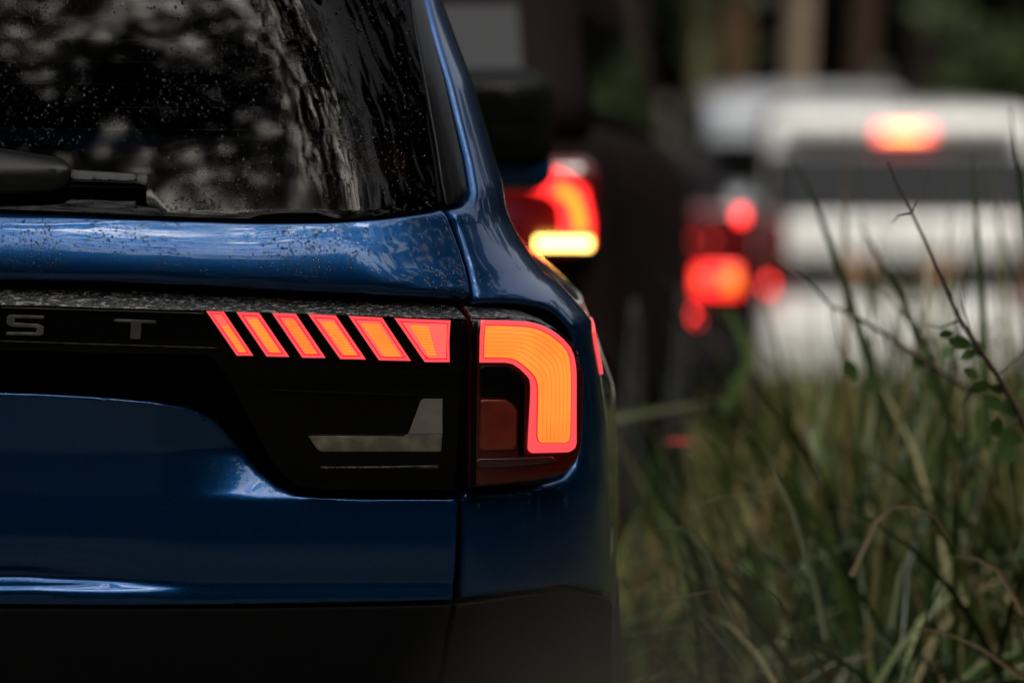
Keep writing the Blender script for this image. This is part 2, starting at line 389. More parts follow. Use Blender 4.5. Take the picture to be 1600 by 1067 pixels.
for si, sg in enumerate(SEG):
    P = Z4(sg)
    for mirror in (False, True):
        rim = panel('lamp_segment', P, lambda px, py, s, z: 0.0525 + 0 * z, M['pink'], bar, grid=.05, r=.0008, skirt=.003, mirror=mirror, step=.01)
        if si == 0: rim['label'] = 'slim slanted red lamp segment beside the lettering'
        if si == 5: rim['label'] = 'broad wedge shaped red lamp segment at the tailgate edge'
        q1 = inset(P, 4.2 if si else 3.6); q2 = inset(P, 6.0 if si else 5.0)
        panel('bezel_line', q1, lambda px, py, s, z: 0.0530 + 0 * z, M['pinkline'], rim, grid=.05, r=.0003, skirt=0, mirror=mirror, step=.02)
        A, B = [q2[0], q2[3]], [q2[1], q2[2]]
        n = 13; AA = [tuple(np.array(q2[0]) + (np.array(q2[3]) - np.array(q2[0])) * k / n) for k in range(n + 1)]; BB = [tuple(np.array(q2[1]) + (np.array(q2[2]) - np.array(q2[1])) * k / n) for k in range(n + 1)]
        # horizontal light guide lines: bands down the segment
        A2 = np.array([inv(*p) for p in AA]); B2 = np.array([inv(*p) for p in BB]); V = []; F = []; mi = []
        for k in range(n):
            for f0, f1, mm in ((0, .84, 0), (.84, 1, 1)):
                b = len(V)
                for f in (f0, f1):
                    l = A2[k] * (1 - f) + A2[k + 1] * f; rr_ = B2[k] * (1 - f) + B2[k + 1] * f
                    m1 = l + (rr_ - l) * .14; m2 = l + (rr_ - l) * (.60 if si == 5 else .88)
                    for q in (l, m1, m2, rr_): V.append(tuple(float(c) for c in surf(-q[0] if mirror else q[0], q[1], 0.0535)))
                for c in range(3):
                    F.append((b + c, b + c + 1, b + 5 + c, b + 4 + c))
                    rose = (c != 1) or k < (4 if si == 0 else 1) or (si == 5 and k == n - 1)
                    mi.append((2 if rose else 0) if mm == 0 else 1 if not rose else 3)
        link('light_guide', mesh_np('light_guide', V, F, smooth=False, mats=[M['orange'], M['orange2'], M['rose'], M['pink']], midx=mi), None, rim)
# reverse lamp set in the inner module
def hz(v): return lambda px, py, s, z: v + 0 * z
hm = lambda off: (lambda px, py, s, z: h_bar(px, py, s, z) + off)
for mirror in (False, True):
    rev = panel('reversing_lamp', Z4([(555, 737), (1010, 741), (1028, 730), (1195, 730), (1190, 815), (622, 815), (602, 806)]), hm(.001), M['reverse'], bar, grid=.02, r=.001, skirt=.003, mirror=mirror)
    A = Z4([(1106, 560), (1098, 562), (1092, 572), (1040, 722), (1034, 729)]); 
    V = []; F = []; mi = []; nrib = 18
    Lx = line([(0, 1106), (.02, 1098), (.06, 1092), (.95, 1038), (1, 1032)])
    for k in range(nrib):
        for f0, f1, mm in ((0, .62, 0), (.62, 1, 1)):
            b = len(V)
            for f in (f0, f1):
                t = (k + f) / nrib; y = 560 + 168 * t
                for x in (float(Lx(t)), 1195):
                    q = inv(*Z4([(x, y)])[0]); pp = Z4([(x, y)])[0]; hh = float(h_bar(np.array(pp[0]), np.array(pp[1]), 0, 0)) + (.002 if mm == 0 else .0016)
                    V.append(tuple(float(c) for c in surf(-q[0] if mirror else q[0], q[1], hh)))
            F.append((b, b + 1, b + 3, b + 2)); mi.append(mm)
    link('ribbed_lens', mesh_np('ribbed_lens', V, F, False, [M['rib'], M['reverse']], mi), None, rev)
    # thin light edges framing the reversing lamp
    fr = Z4([(545, 728), (1008, 731), (1030, 715), (1080, 570), (1098, 553), (1196, 553), (1196, 557), (1100, 557), (1086, 572), (1034, 718), (1010, 735), (545, 732)])
    panel('lamp_bezel', fr, hm(.0018), M['black'], rev, grid=.05, r=.0004, skirt=.002, mirror=mirror)
    panel('shine_strip', Z4([(610, 885), (1185, 880), (1185, 897), (615, 900)]), hm(.001), M['dim_line'], rev, grid=.03, r=.0012, skirt=.002, mirror=mirror)  # pale strip put in for a thin shine low on the lamp
    panel('lamp_ledge', Z4([(370, 515), (1190, 545), (1190, 552), (376, 525)]), hm(.003), M['matte'], bar, grid=.05, r=.001, skirt=.004, mirror=mirror)

IH = .0
# plate recess (black, set back) and lower blue tailgate
def h_rec(px, py, s, z): return -.035 + 0 * z
panel('plate_recess', [cl(538), (320, 545), (420, 600), (520, 800), (470, 830), cl(700)], lambda px, py, s, z: -.045 + 0 * z, M['matte'], blue_car, full=True, grid=.05, r=.004, skirt=.01)
def h_low(px, py, s, z):
    h = .022 + 0 * z
    # upper facet leans back a little near the lamp, below the crease the panel is upright
    k = np.clip((px - 250) / 160, 0, 1) * np.clip((560 - px) / 90, 0, 1)
    h = h - .036 * k * np.clip((778 - py) / 70, 0, 1) ** .85
    h = h + .014 * np.clip((700 - py) / 90, 0, 1) * (1 - k)
    # scoop above the lower edge, dying out to the right
    q = np.clip((300 - px) / 260, 0, 1) ** .8
    yt = 902 + 10 * (1 - q); t = np.clip((py - yt) / 18, 0, 1)
    h = h - .022 * q * np.clip((py - 830) / (yt - 830), 0, 1) ** 2 * (1 - t) + .006 * t
    return h + .006 * np.sin(np.clip((py - 780) / 150, 0, 1) * math.pi)
IH = .02
LOW = [cl(612), (60, 614), (150, 619), (240, 627), (300, 640), (340, 660), (372, 694), (408, 738), (432, 758), (462, 772), (500, 777), (600, 779), R1(779), R1(840), R1(890), R1(936), (600, 940), (400, 943), (200, 944), cl(943)]
panel('tailgate_panel', LOW, h_low, M['blue'], blue_car, full=True, grid=.007, r=.003, skirt=.05, step=.008)

# quarter panel with lamp opening and pillar
LAMP = [(737, 478), (800, 479), (838, 485), (868, 496), (888, 512), (902, 532), (909, 556), (911, 600), (912, 660), (911, 700), (904, 722), (888, 740), (862, 748), (800, 756), (734, 763), (733, 700), (735, 600)]
HOLE = [(731.5, 474), (800, 474), (842, 480), (874, 492), (894, 508), (908, 530), (914.5, 556), (916, 600), (917, 660), (916, 702), (909, 727), (891, 746), (864, 754), (800, 762), (722.5, 769), (725, 700), (728, 600)]
TRIM = [(715, 324), (734, 318), (745, 311), (748.5, 298), (742, 255), (727, 188), (709, 110), (691, 40), (680, -8), (648, -140), (640, -175)]
WA = [('s', 1.78 + .40 * math.cos(a), .42 + .40 * math.sin(a)) for a in np.linspace(0, math.pi, 14)]
def h_q(px, py, s, z):
    h = np.interp(z, [.6, .8, .86, .93, 1.05, 1.125, 1.15, 1.2, 1.27, 1.5], [.022, .022, .020, .016, .008, .030, .040, .034, .010, .002])
    return h * np.clip((1.15 - s) / .5, .25, 1)
Q = [(715.5, 330), (737, 324), (750, 315), (754, 300), (748, 256), (733, 188), (715, 110), (697, 40), (686, -8), (654, -140), (646, -176), ('s', .66, 1.78), ('s', 1.05, 1.78), ('s', 1.05, 1.62), ('s', 1.0, 1.35), ('s', 1.25, 1.22), ('s', 2.38, 1.20), ('s', 2.38, .42)] + WA + [('s', 1.2, .60), ('s', 1.0, .695), (890, 916), (800, 928), (717, 938), (717.5, 880), (720.5, 775)]
# the opening for the lamp touches the seam, so cut it from the left edge
Qa = Q[:-1] + [(720, 800), (721, 776), (726, 769.5), (800, 763), (864, 755), (891, 747), (909, 728), (916, 703), (917, 660), (916, 600), (914.5, 556), (908, 530), (894, 508), (874, 492), (842, 481), (800, 475.5), (733, 474), (727, 430), (719, 370)]
for mirror in (False, True):
    IH = .02
    side = panel('quarter_panel', Qa, h_q, M['blue'], blue_car, grid=.014, r=.010, skirt=.05, mirror=mirror, step=.008)
    panel('pillar_trim', [(712.5, 324)] + TRIM + [(628, -165), (634, -140), (658, -8), (666, 50), (682, 140), (697, 225), (706, 290)], lambda px, py, s, z: .0005 + 0 * z, M['black'], side, grid=.02, r=.003, skirt=.02, mirror=mirror)
    panel('pillar_seal', [(702.5, 322), (695, 250), (677, 150), (660, 50), (650, -10), (626, -140), (630, -142), (654, -10), (664, 50), (681, 150), (699, 250), (709, 322)], lambda px, py, s, z: -.003 + 0 * z, M['matte'], side, grid=.02, r=.0016, skirt=.02, mirror=mirror)
    # outer lamp
    IH = .05
    def h_l(px, py, s, z):
        yt = np.interp(px, [737, 800, 838, 868, 888, 902, 909], [478, 479, 485, 496, 512, 532, 556])
        t = np.clip((py - yt) / 20, 0, 1); return .006 + .046 * t ** .8 - .006 * np.clip((py - 600) / 150, 0, 1)
    lamp = panel('tail_lamp', LAMP, h_l, M['smoked'], blue_car, grid=.012, r=.004, skirt=.05, mirror=mirror)
    panel('lip', [(738, 479.5), (800, 480.5), (838, 486.5), (867, 497.5), (887, 513.5), (900, 533), (906, 556), (902, 557), (897, 545), (889, 532), (876, 520), (860, 510), (840, 502), (824, 498.5), (800, 497.5), (738, 497)],
          lambda px, py, s, z: h_l(px, py, s, z) + .0015, M['wet'], lamp, grid=.006, r=.001, skirt=.004, mirror=mirror)
    hc = hm(0)
    Z5 = lambda seq: [(680 + x * .3281, 440 + y * .3281) for x, y in seq]
    CO = Z5([(215, 182), (330, 185), (440, 191), (500, 206), (560, 237), (605, 272), (640, 312), (656, 350), (665, 400), (668, 450), (668, 560), (668, 680), (668, 770), (662, 790), (648, 803), (630, 811)])
    CI = Z5([(208, 385), (270, 385), (330, 385), (365, 392), (400, 415), (435, 450), (446, 468), (450, 500), (450, 560), (448, 620), (446, 680), (444, 740), (443, 795), (448, 806), (460, 815)])
    panel('light_outline', CO + CI[::-1], lambda px, py, s, z: 0.0530 + 0 * z, M['pink'], lamp, grid=.03, r=.0012, skirt=.004, mirror=mirror, step=.004)
    # light guide: two outlines resampled together, grooves following the bend
    Oo = Z5([(234, 207), (330, 209), (430, 214), (485, 226), (540, 255), (590, 295), (618, 328), (630, 362), (636, 410), (638, 470), (638, 560), (637, 650), (635, 735), (628, 757), (612, 765)])
    Ii = Z5([(228, 362), (285, 362), (340, 363), (375, 372), (412, 397), (450, 432), (468, 455), (478, 480), (481, 515), (481, 570), (480, 620), (479, 670), (478, 735), (484, 756), (496, 765)])
    def rs(Pl, n=40):
        Pl = np.array(Pl); d = np.r_[0, np.cumsum(np.hypot(*np.diff(Pl, axis=0).T))]
        key = np.arange(len(Pl)); kk = np.linspace(0, len(Pl) - 1, n); return [(float(np.interp(k, key, Pl[:, 0])), float(np.interp(k, key, Pl[:, 1]))) for k in kk]
    lanes = [(0, .012, 2)]; nl = 8
    for k in range(nl):
        a = .012 + .976 * k / nl; b = .012 + .976 * (k + 1) / nl; g = .10 * (b - a)
        lanes += [(a, b - g, 0)] + ([(b - g, b, 1)] if k < nl - 1 else [(b - g, b, 0)])
    lanes += [(.988, 1, 2)]
    fill_lanes('light_guide', rs(Oo), rs(Ii), 0.0542, [M['orange'], M['orange2'], M['pinkline']], lamp, lanes, mirror)
    panel('bezel_line', inset(Oo + Ii[::-1], -1.0), lambda px, py, s, z: 0.0536 + 0 * z, M['pinkline'], lamp, grid=.03, r=.0003, skirt=0, mirror=mirror, step=.004)
    panel('indicator', [(751, 624), (789, 624.5), (800, 632), (806.5, 641), (806.5, 703), (748, 705)], lambda px, py, s, z: h_l(px, py, s, z) + .002, M['amber'], lamp, grid=.02, r=.002, skirt=.003, mirror=mirror)
    panel('lower_band', [(746, 717), (800, 716), (866, 713), (872, 722), (800, 730), (746, 733)], lambda px, py, s, z: h_l(px, py, s, z) + .0015, M['rubyband'], lamp, grid=.02, r=.0015, skirt=.003, mirror=mirror)
    panel('dark_mask', [(737, 501), (746, 501), (745, 570), (745, 758), (735, 760), (736, 600)], lambda px, py, s, z: h_l(px, py, s, z) + .0015, M['black'], lamp, grid=.03, r=.001, skirt=.003, mirror=mirror)
    panel('dark_mask', [(750, 571), (795, 572), (811, 584), (819, 598), (820, 712), (810, 712), (810, 640), (800, 628), (789, 620), (750, 619)], lambda px, py, s, z: h_l(px, py, s, z) + .0015, M['black'], lamp, grid=.03, r=.001, skirt=.003, mirror=mirror)
    IH = .02
    # side marker wrapped round the corner
    panel('side_marker', [('s', .985, 1.085), ('s', 1.02, 1.10), ('s', 1.03, 1.02), ('s', .995, 1.02)], lambda px, py, s, z: h_q(px, py, s, z) + .004, M['pink'], lamp, grid=.02, r=.001, skirt=.006, mirror=mirror)

# bumper
def h_b(px, py, s, z): return np.interp(z, [.3, .5, .62, .70, .75], [.01, .030, .030, .026, .020]) * np.clip((1.0 - s) / .35, .30, 1)
bump = panel('bumper', [cl(947), (200, 948), (400, 947), (600, 944), (706, 941), (704, 960), (684, 1067), ('s', .56, .50), ('s', .56, .34), ('s', 0, .34)], h_b, M['matte'], blue_car, full=True, grid=.02, r=.006, skirt=.05)
for mirror in (False, True):
    panel('bumper_corner', [(712, 942), (800, 932), (890, 920), ('s', 1.0, .690), ('s', 1.19, .59), ('s', 1.36, .43), ('s', 1.3, .34), ('s', .57, .34), ('s', .57, .50), (690, 1067), (709, 960)],
          h_b, M['matte'], bump, grid=.02, r=.005, skirt=.05, mirror=mirror)
# dark inner shell behind the seams
def box(name, x0, x1, y0, y1, z0, z1, m, parent, bev=.02, seg=3):
    bm = bmesh.new(); bmesh.ops.create_cube(bm, size=1)
    for v in bm.verts: v.co = ((x0 + x1) / 2 + v.co.x * (x1 - x0), (y0 + y1) / 2 + v.co.y * (y1 - y0), (z0 + z1) / 2 + v.co.z * (z1 - z0))
    if bev: bmesh.ops.bevel(bm, geom=bm.edges[:], offset=bev, segments=seg, affect='EDGES', profile=.5)
    me = bpy.data.meshes.new(name); bm.to_mesh(me); bm.free(); me.polygons.foreach_set('use_smooth', [True] * len(me.polygons))
    return link(name, me, m, parent)
V = []; F = []
zsl = [.36, .6, .8, 1.0, 1.12, 1.16, 1.2, 1.24]; ssl = np.linspace(-1.7, 1.7, 121)
for z in zsl:
    for s in ssl: V.append([float(q) for q in surf(s, z, -.055 - (.02 if z > 1.1 else 0))])
for i in range(len(zsl) - 1):
    for j in range(120): F.append((i * 121 + j, i * 121 + j + 1, (i + 1) * 121 + j + 1, (i + 1) * 121 + j))
link('inner_shell', mesh_np('inner_shell', V, F), M['void'], blue_car)
box('floor_pan', -.78, .78, .3, 4.3, .36, .5, M['void'], blue_car, .03)
box('cargo_cover', -.66, .66, .22, 1.1, 1.08, 1.10, M['dash'], blue_car, .008)

# --- the rest of the blue car
def loft(name, rings, m, parent, cap=True):
    n = len(rings[0]); V = [p for r_ in rings for p in r_]; F = []
    for i in range(len(rings) - 1):
        for j in range(n): F.append((i * n + j, i * n + (j + 1) % n, (i + 1) * n + (j + 1) % n, (i + 1) * n + j))
    if cap: F.append(tuple(range(n))[::-1]); F.append(tuple(range((len(rings) - 1) * n, len(rings) * n)))
    return link(name, mesh_np(name, V, F), m, parent)
def section(v, hw, z0, z1, top=.06, n=10):
    """closed lower-body cross section at station v"""
    P = [(hw - .05 + .05 * math.cos(a), v, z0 + .05 + .05 * math.sin(a)) for a in np.linspace(-math.pi / 2, 0, 5)]
    P += [(hw - d, v, z1 - e) for d, e in ((0, .45), (0, .32), (.012, .24), (.035, .16), (.075, .09), (.12, .04), (.17, .008), (.20, 0))]
    P.append((hw * .5, v, z1 + top)); P2 = [(-x, y, z) for x, y, z in P[::-1]]
    return P + P2
def car_wheel(parent, u, v, rad=.385):
    we = []
    for nm, m, prof in (('tyre', M['tyre'], [(.24, -.11), (.36, -.125), (rad, -.09), (rad, .09), (.36, .125), (.24, .11)]), ('rim', M['alloy'], [(.0, .06), (.06, .075), (.08, .05), (.20, .04), (.245, .10), (.25, -.1)])):
        n = 40; V = []; F = []
        for a in range(n):
            c, s_ = math.cos(2 * math.pi * a / n), math.sin(2 * math.pi * a / n)
            for q, x in prof:
                qq = q
                V.append((u + math.copysign(x, u) if nm == 'rim' else u + x, v + q * c, rad + q * s_))
        k = len(prof)
        for a in range(n):
            for i in range(k - 1):
                if nm == 'rim' and i == 3 - 0 and (a % 8) in (0, 1, 2, 3) and False: continue
                F.append((a * k + i, ((a + 1) % n) * k + i, ((a + 1) % n) * k + i + 1, a * k + i + 1))
        o = link(nm, mesh_np(nm, V, F), m, parent if nm == 'tyre' else we[0]); we.append(o)
for u in (-.83, .83):
    for v in (1.05, 3.9): car_wheel(blue_car, u, v)
rings = [section(v, hw, .40, zt) for v, hw, zt in ((1.62, .935, 1.17), (2.0, .935, 1.17), (3.3, .94, 1.15), (3.65, .94, 1.12), (4.2, .93, 1.06), (4.6, .88, 1.0), (4.78, .80, .93), (4.86, .68, .80))]
def open_loft(name, rings, m, parent):
    n = len(rings[0]); V = [p for r_ in rings for p in r_]; F = []
    for i in range(len(rings) - 1):
        for j in range(n - 1):
            zc = min(rings[i][j][2], rings[i][j + 1][2]); inner = rings[i][j][0] * rings[i][j + 1][0] < 0 or abs(rings[i][j][0]) < .6 or abs(rings[i][j + 1][0]) < .6
            if inner and rings[i + 1][0][1] <= 3.7: continue      # cabin stays open
            F.append((i * n + j, i * n + j + 1, (i + 1) * n + j + 1, (i + 1) * n + j))
    F.append(tuple((len(rings) - 1) * n + j for j in range(n)))
    return link(name, mesh_np(name, V, F), m, parent)
body = open_loft('body', rings, M['blue'], blue_car)
def sheet(name, P, m, parent, th=.0):
    """quad grid from rows of points"""
    n = len(P[0]); V = [p for r_ in P for p in r_]
    F = [(i * n + j, i * n + j + 1, (i + 1) * n + j + 1, (i + 1) * n + j) for i in range(len(P) - 1) for j in range(n - 1)]
    return link(name, mesh_np(name, V, F), m, parent)
sheet('roof', [[(x * hw, v, zt - .05 * abs(x) ** 3) for x in np.linspace(-1, 1, 13)] for v, hw, zt in ((.30, .60, 1.775), (.42, .60, 1.80), (1.0, .63, 1.84), (2.0, .64, 1.85), (2.7, .63, 1.83), (2.95, .60, 1.80))], M['blue'], blue_car)
box('roof_spoiler', -.58, .58, .18, .46, 1.755, 1.785, M['blue'], blue_car, .012)
sheet('windshield', [[(x * hw, v - .06 * x * x, z) for x in np.linspace(-1, 1, 9)] for v, hw, z in ((2.93, .60, 1.79), (3.3, .68, 1.50), (3.68, .76, 1.19))], M['glass2'], blue_car)
for sgn in (-1, 1):
    sheet('side_window', [[(sgn * (.575 + (1.76 - z) * .30), v, z) for v in np.linspace(.42, 3.0 + (1.76 - z) * 1.1, 8)] for z in (1.76, 1.5, 1.19)], M['glass'], blue_car)
    for va, vb in ((1.33, 1.30), (2.25, 2.30), (3.0, 3.72)):
        sheet('door_pillar', [[(sgn * (.577 + (1.76 - z) * .305), vv + (vb - va) * (1.78 - z) / .6, z) for vv in (va, va + .09)] for z in (1.78, 1.5, 1.18)], M['black'], blue_car)
    box('front_seat', sgn * .38 - .24, sgn * .38 + .24, 2.35, 2.47, .6, 1.22, M['dash'], blue_car, .05)
    box('headrest', sgn * .38 - .13, sgn * .38 + .13, 2.34, 2.43, 1.25, 1.42, M['dash'], blue_car, .04)
    box('headlight', sgn * .66 - .14, sgn * .66 + .14, 4.62, 4.80, .80, .92, M['reverse'], blue_car, .03)
    # door mirror
    hx = sgn * .918
    mo = box('door_mirror', hx - .13, hx + .13, 3.14, 3.28, 1.16, 1.365, M['matte'], blue_car, .055, 5)
    box('mirror_cap', hx - .127, hx + .127, 3.16, 3.305, 1.125, 1.21, M['blue'], mo, .04, 4)
    box('mirror_glass', hx - .095, hx + .095, 3.136, 3.142, 1.195, 1.335, M['darkglass'], mo, .002, 1)
    box('mirror_arm', min(sgn * .80, sgn * .9), max(sgn * .80, sgn * .9), 3.19, 3.27, 1.13, 1.19, M['matte'], mo, .015)
box('rear_seat', -.6, .6, 1.42, 1.56, .6, 1.17, M['dash'], blue_car, .05)
for x in (-.36, 0, .36): box('headrest', x - .12, x + .12, 1.44, 1.52, 1.18, 1.31, M['dash'], blue_car, .035)
box('grille', -.55, .55, 4.84, 4.88, .62, .86, M['black'], blue_car, .02)

# wiper: parked arm with hub cover and blade
def tube(name, P, rad, m, parent, n=8, world=True, cap=True):
    P = [Vector(p) for p in P]; V = []; F = []
    rad = rad if hasattr(rad, '__len__') else [rad] * len(P)
    for i, p in enumerate(P):
        t = (P[min(i + 1, len(P) - 1)] - P[max(i - 1, 0)]).normalized(); a = t.cross(Vector((0, 0, 1)) if abs(t.z) < .9 else Vector((1, 0, 0))).normalized(); b = t.cross(a)
        for k in range(n):
            q = 2 * math.pi * k / n; V.append(p + (a * math.cos(q) + b * math.sin(q)) * rad[i])
    for i in range(len(P) - 1):
        for k in range(n): F.append((i * n + k, i * n + (k + 1) % n, (i + 1) * n + (k + 1) % n, (i + 1) * n + k))
    if cap: F.append(tuple(range(n))); F.append(tuple(range((len(P) - 1) * n, len(P) * n))[::-1])
    return link(name, mesh_np(name, V, F), m, parent)
wm = mat('wiper_plastic', (.009, .009, .008), rough=.4, bump=(150, .3, .001))
IH = .03
wiper = panel('rear_wiper', [(-90, 232), (-16, 231), (40, 240), (92, 248), (108, 256), (113, 268), (112, 284), (100, 297), (70, 303), (-16, 305), (-90, 303)], lambda px, py, s, z: .045 - .5 * np.abs((py - 262) / 1111) ** 1.0, wm, blue_car, grid=.01, r=.012, skirt=.045, soft=1)
panel('wiper_arm', [(108, 265), (160, 268), (214, 271), (214, 284), (160, 283), (108, 281)], lambda px, py, s, z: .034 + 0 * z, wm, wiper, grid=.01, r=.002, skirt=.008)
panel('wiper_blade', [(100, 284), (160, 285), (228, 288), (229, 296), (160, 294), (100, 293)], lambda px, py, s, z: .020 + 0 * z, M['rubber'], wiper, grid=.02, r=.002, skirt=.022)
panel('end_cap', [(213, 271), (228, 272), (231, 277), (230, 290), (213, 288)], lambda px, py, s, z: .038 + 0 * z, mat('worn_plastic', (.06, .06, .055), rough=.5), wiper, grid=.01, r=.002, skirt=.02)

IH = 0.0
# rain drops (one mass per panel)
def drops(name, n, region, hf, rmin, rmax, parent, flat=.45, ell=1.0):
    V = []; F = []; c = 0; k = 8
    while c < n:
        px = random.uniform(region[0], region[2]); py = random.uniform(region[1], region[3])
        if not region[4](px, py): continue
        s, z = inv(px, py); rr_ = rmin + (rmax - rmin) * random.random() ** 3
        h = float(hf(np.array([px]), np.array([py]), np.array([s]), np.array([z]))[0]) if callable(hf) else hf
        b = len(V); ey = random.uniform(.8, 1.5) * ell
        for (q, hh) in ((1, 0), (.72, .7), (0, 1)):
            if q == 0: V.append(tuple(float(x) for x in surf(s, z, h + rr_ * flat))); continue
            for j in range(k):
                a = 2 * math.pi * j / k; V.append(tuple(float(x) for x in surf(s + rr_ * q * math.cos(a), z + rr_ * q * ey * math.sin(a), h + rr_ * flat * hh - (.0006 if hh == 0 else 0))))
        for j in range(k):
            F.append((b + j, b + (j + 1) % k, b + k + (j + 1) % k, b + k + j)); F.append((b + k + j, b + k + (j + 1) % k, b + 2 * k))
        c += 1
    o = link(name, mesh_np(name, V, F), M['water'], parent); o['kind'] = 'stuff'; return o
okg = lambda x, y: x < 700 - (330 - y) * .16 - 10 and y < y_gl(x) - 4 and not (x < 120 and 228 < y < 308)
def clump(x, y): return (math.sin(x * .021 + 1) + math.sin(y * .033 + x * .012) + math.sin(x * .05 - y * .04) * .6) > random.uniform(-1.2, 2.2)
drops('raindrops', 2300, (-5, -40, 700, 342, lambda x, y: okg(x, y) and clump(x, y)), lambda a, b, s, z: h_glass(a, b, s, z), .0008, .0024, glass)
IH = .02
def oksh(x, y): return y_gl(x) + 9 < y < y_sb(x) - 14 and x < gx(y) - 8 and clump(x * 1.3, y)
drops('raindrops', 1500, (-5, 335, 720, 470, oksh), h_sh, .0009, .0028, shoulder, ell=.8)
IH = .05
drops('raindrops', 2600, (-5, 447, 724, 498, lambda x, y: y_lt(x) + 4 < y < y_lb(x) - 1), h_bar, .0006, .0019, lip, flat=.8, ell=.7)

# ------------------------------------------------------------------ terrain and road
def gz(y, x=0):
    y = np.asarray(y, float)
    return np.where(y > 11.5, -.068 * (np.minimum(y, 42) - 11.5), 0) + 0 * np.asarray(x)
xsn = np.concatenate([np.arange(-300, -20, 20), np.arange(-20, 20, 1.0), np.arange(20, 301, 20)]); ysn = np.concatenate([np.arange(-300, -20, 20), np.arange(-20, 60, 1.0), np.arange(60, 401, 20)])
nx = len(xsn); V = []; F = []
for y in ysn:
    for x in xsn:
        rough_ = .05 * math.sin(x * 1.7 + y * .6) + .04 * math.sin(y * 2.1 - x) if (x > .9 or x < -4) else -.02
        V.append((x, y, float(gz(y)) + (rough_ if abs(x) < 20 and -20 < y < 60 else 0) - .004))
for i in range(len(ysn) - 1):
    for j in range(nx - 1): F.append((i * nx + j, i * nx + j + 1, (i + 1) * nx + j + 1, (i + 1) * nx + j))
soil = mat('forest_soil', (.05, .035, .022), rough=.9, var=(2.5, (.035, .05, .015), .42, .6), bump=(12, .8, .05))
tag(link('ground', mesh_np('ground', V, F), soil), kind='structure')
V = []; F = []
ry = np.arange(-20, 60.1, 1.0)
for y in ry:
    cx = .055 * max(y - 12, 0)
    for q in np.linspace(-1, 1, 9): V.append((cx - 2.4 + q * 2.2, y, float(gz(y)) + .004 + .01 * (1 - abs(q))))
for i in range(len(ry) - 1):
    for j in range(8): F.append((i * 9 + j, i * 9 + j + 1, (i + 1) * 9 + j + 1, (i + 1) * 9 + j))
tag(link('road', mesh_np('road', V, F), mat('wet_dirt_road', (.06, .045, .035), rough=.45, var=(1.5, (.035, .028, .022), .4, .6), bump=(8, .6, .03))), kind='structure')

# ------------------------------------------------------------------ the other vehicles
def suv(name, label, m, loc, yaw, pitch, wf=.95, H=1.82, L=4.8, W=1.9, belt=1.10, winz=(1.16, 1.58), hw_top=.66, slope=.30, rear_top=None):
    root = empty(name, loc, (pitch, 0, yaw)); tag(root, label, 'car')
    hw = W / 2
    def rr(z, h_, v0, v1, cr, n=14):
        P = []
        for cx, cyy, a0 in ((h_ - cr, v0 + cr, -90), (h_ - cr, v1 - cr, 0), (-h_ + cr, v1 - cr, 90), (-h_ + cr, v0 + cr, 180)):
            for k in range(n): a = R(a0 + 90 * k / (n - 1)); P.append((cx + cr * math.cos(a), cyy + cr * math.sin(a), z))
        return P
    lower = [rr(z, a, v0, L - v1, cr) for z, a, v0, v1, cr in ((.32 if belt < 1.2 else .16, hw - .10, .10, .15, .2), (.36, hw - .04, .02, .05, .25), (.50, hw - .01, -.02, 0, .28), (.68, hw, -.02, 0, .28), (.74, hw - .005, .03, .04, .28), (.95, hw, .02, .10, .28), (belt - .06, hw - .02, .03, .3, .28), (belt, hw - .07, .06, .5, .28), (belt + .015, hw - .14, .12, .9, .25))]
    b = loft('body', lower, m, root)
    def gh(z):
        t = (z - belt) / (H - belt); a = (hw - .07) * (1 - t) + hw_top * t; return rr(z, a, .08 + slope * t, L - (1.25 + 1.0 * t), .14)
    top = [gh(z) for z in np.linspace(belt - .02, H - .08, 6)]
    t1 = gh(H - .08)
    for f, dz in ((.975, .045), (.92, .075), (.8, .10), (.45, .13)):
        cx_ = sum(p[1] for p in t1) / len(t1); top.append([(p[0] * f, cx_ + (p[1] - cx_) * (f + .005), H - .08 + dz) for p in t1])
    loft('cabin', top, m, root)
    # windows, proud of the cabin skin
    def pane(nm, f0, f1, z0, z1, side, mm=M['darkglass'], off=.010):
        rows = []
        for z in np.linspace(z0, z1, 5):
            t = (z - belt) / (H - belt); a = (hw - .07) * (1 - t) + hw_top * t; v0 = .08 + slope * t; v1 = L - (1.25 + 1.0 * t)
            if side == 0: rows.append([(a * x * wf, v0 - off + .14 - math.sqrt(max(.14 ** 2 - max(0, abs(a * x * wf) - (a - .14)) ** 2, 0)), z) for x in np.linspace(-1, 1, 41)])
            elif side == 2: rows.append([(a * x * .86, v1 + off, z) for x in np.linspace(-1, 1, 9)])
            else: rows.append([(side * (a + off) if True else 0, v0 + .16 + (v1 - v0 - .3) * (f0 + (f1 - f0) * k / 6), z) for k in range(7)])
        return sheet(nm, rows, mm, root)
    pane('rear_window', 0, 1, winz[0], rear_top or winz[1], 0); pane('windshield', 0, 1, winz[0], winz[1] + .02, 2)
    for sd in (1, -1):
        for f0, f1 in ((0, .28), (.31, .62), (.65, .98)): pane('side_window', f0, f1, winz[0], winz[1], sd if sd == 1 else -1)
    for u in (-hw + .12, hw - .12):
        for v in (.95, L - .95): car_wheel(root, u, v, .37)
    bz = box('bumper', -hw + .06, hw - .06, -.06, .12, .22, .60, m if belt > 1.2 else M['matte'], root, .05)
    box('number_plate', -.26, .26, -.005, .012, .70, .81, mat('plate', (.35, .33, .25), rough=.5), root, .004)
    return root
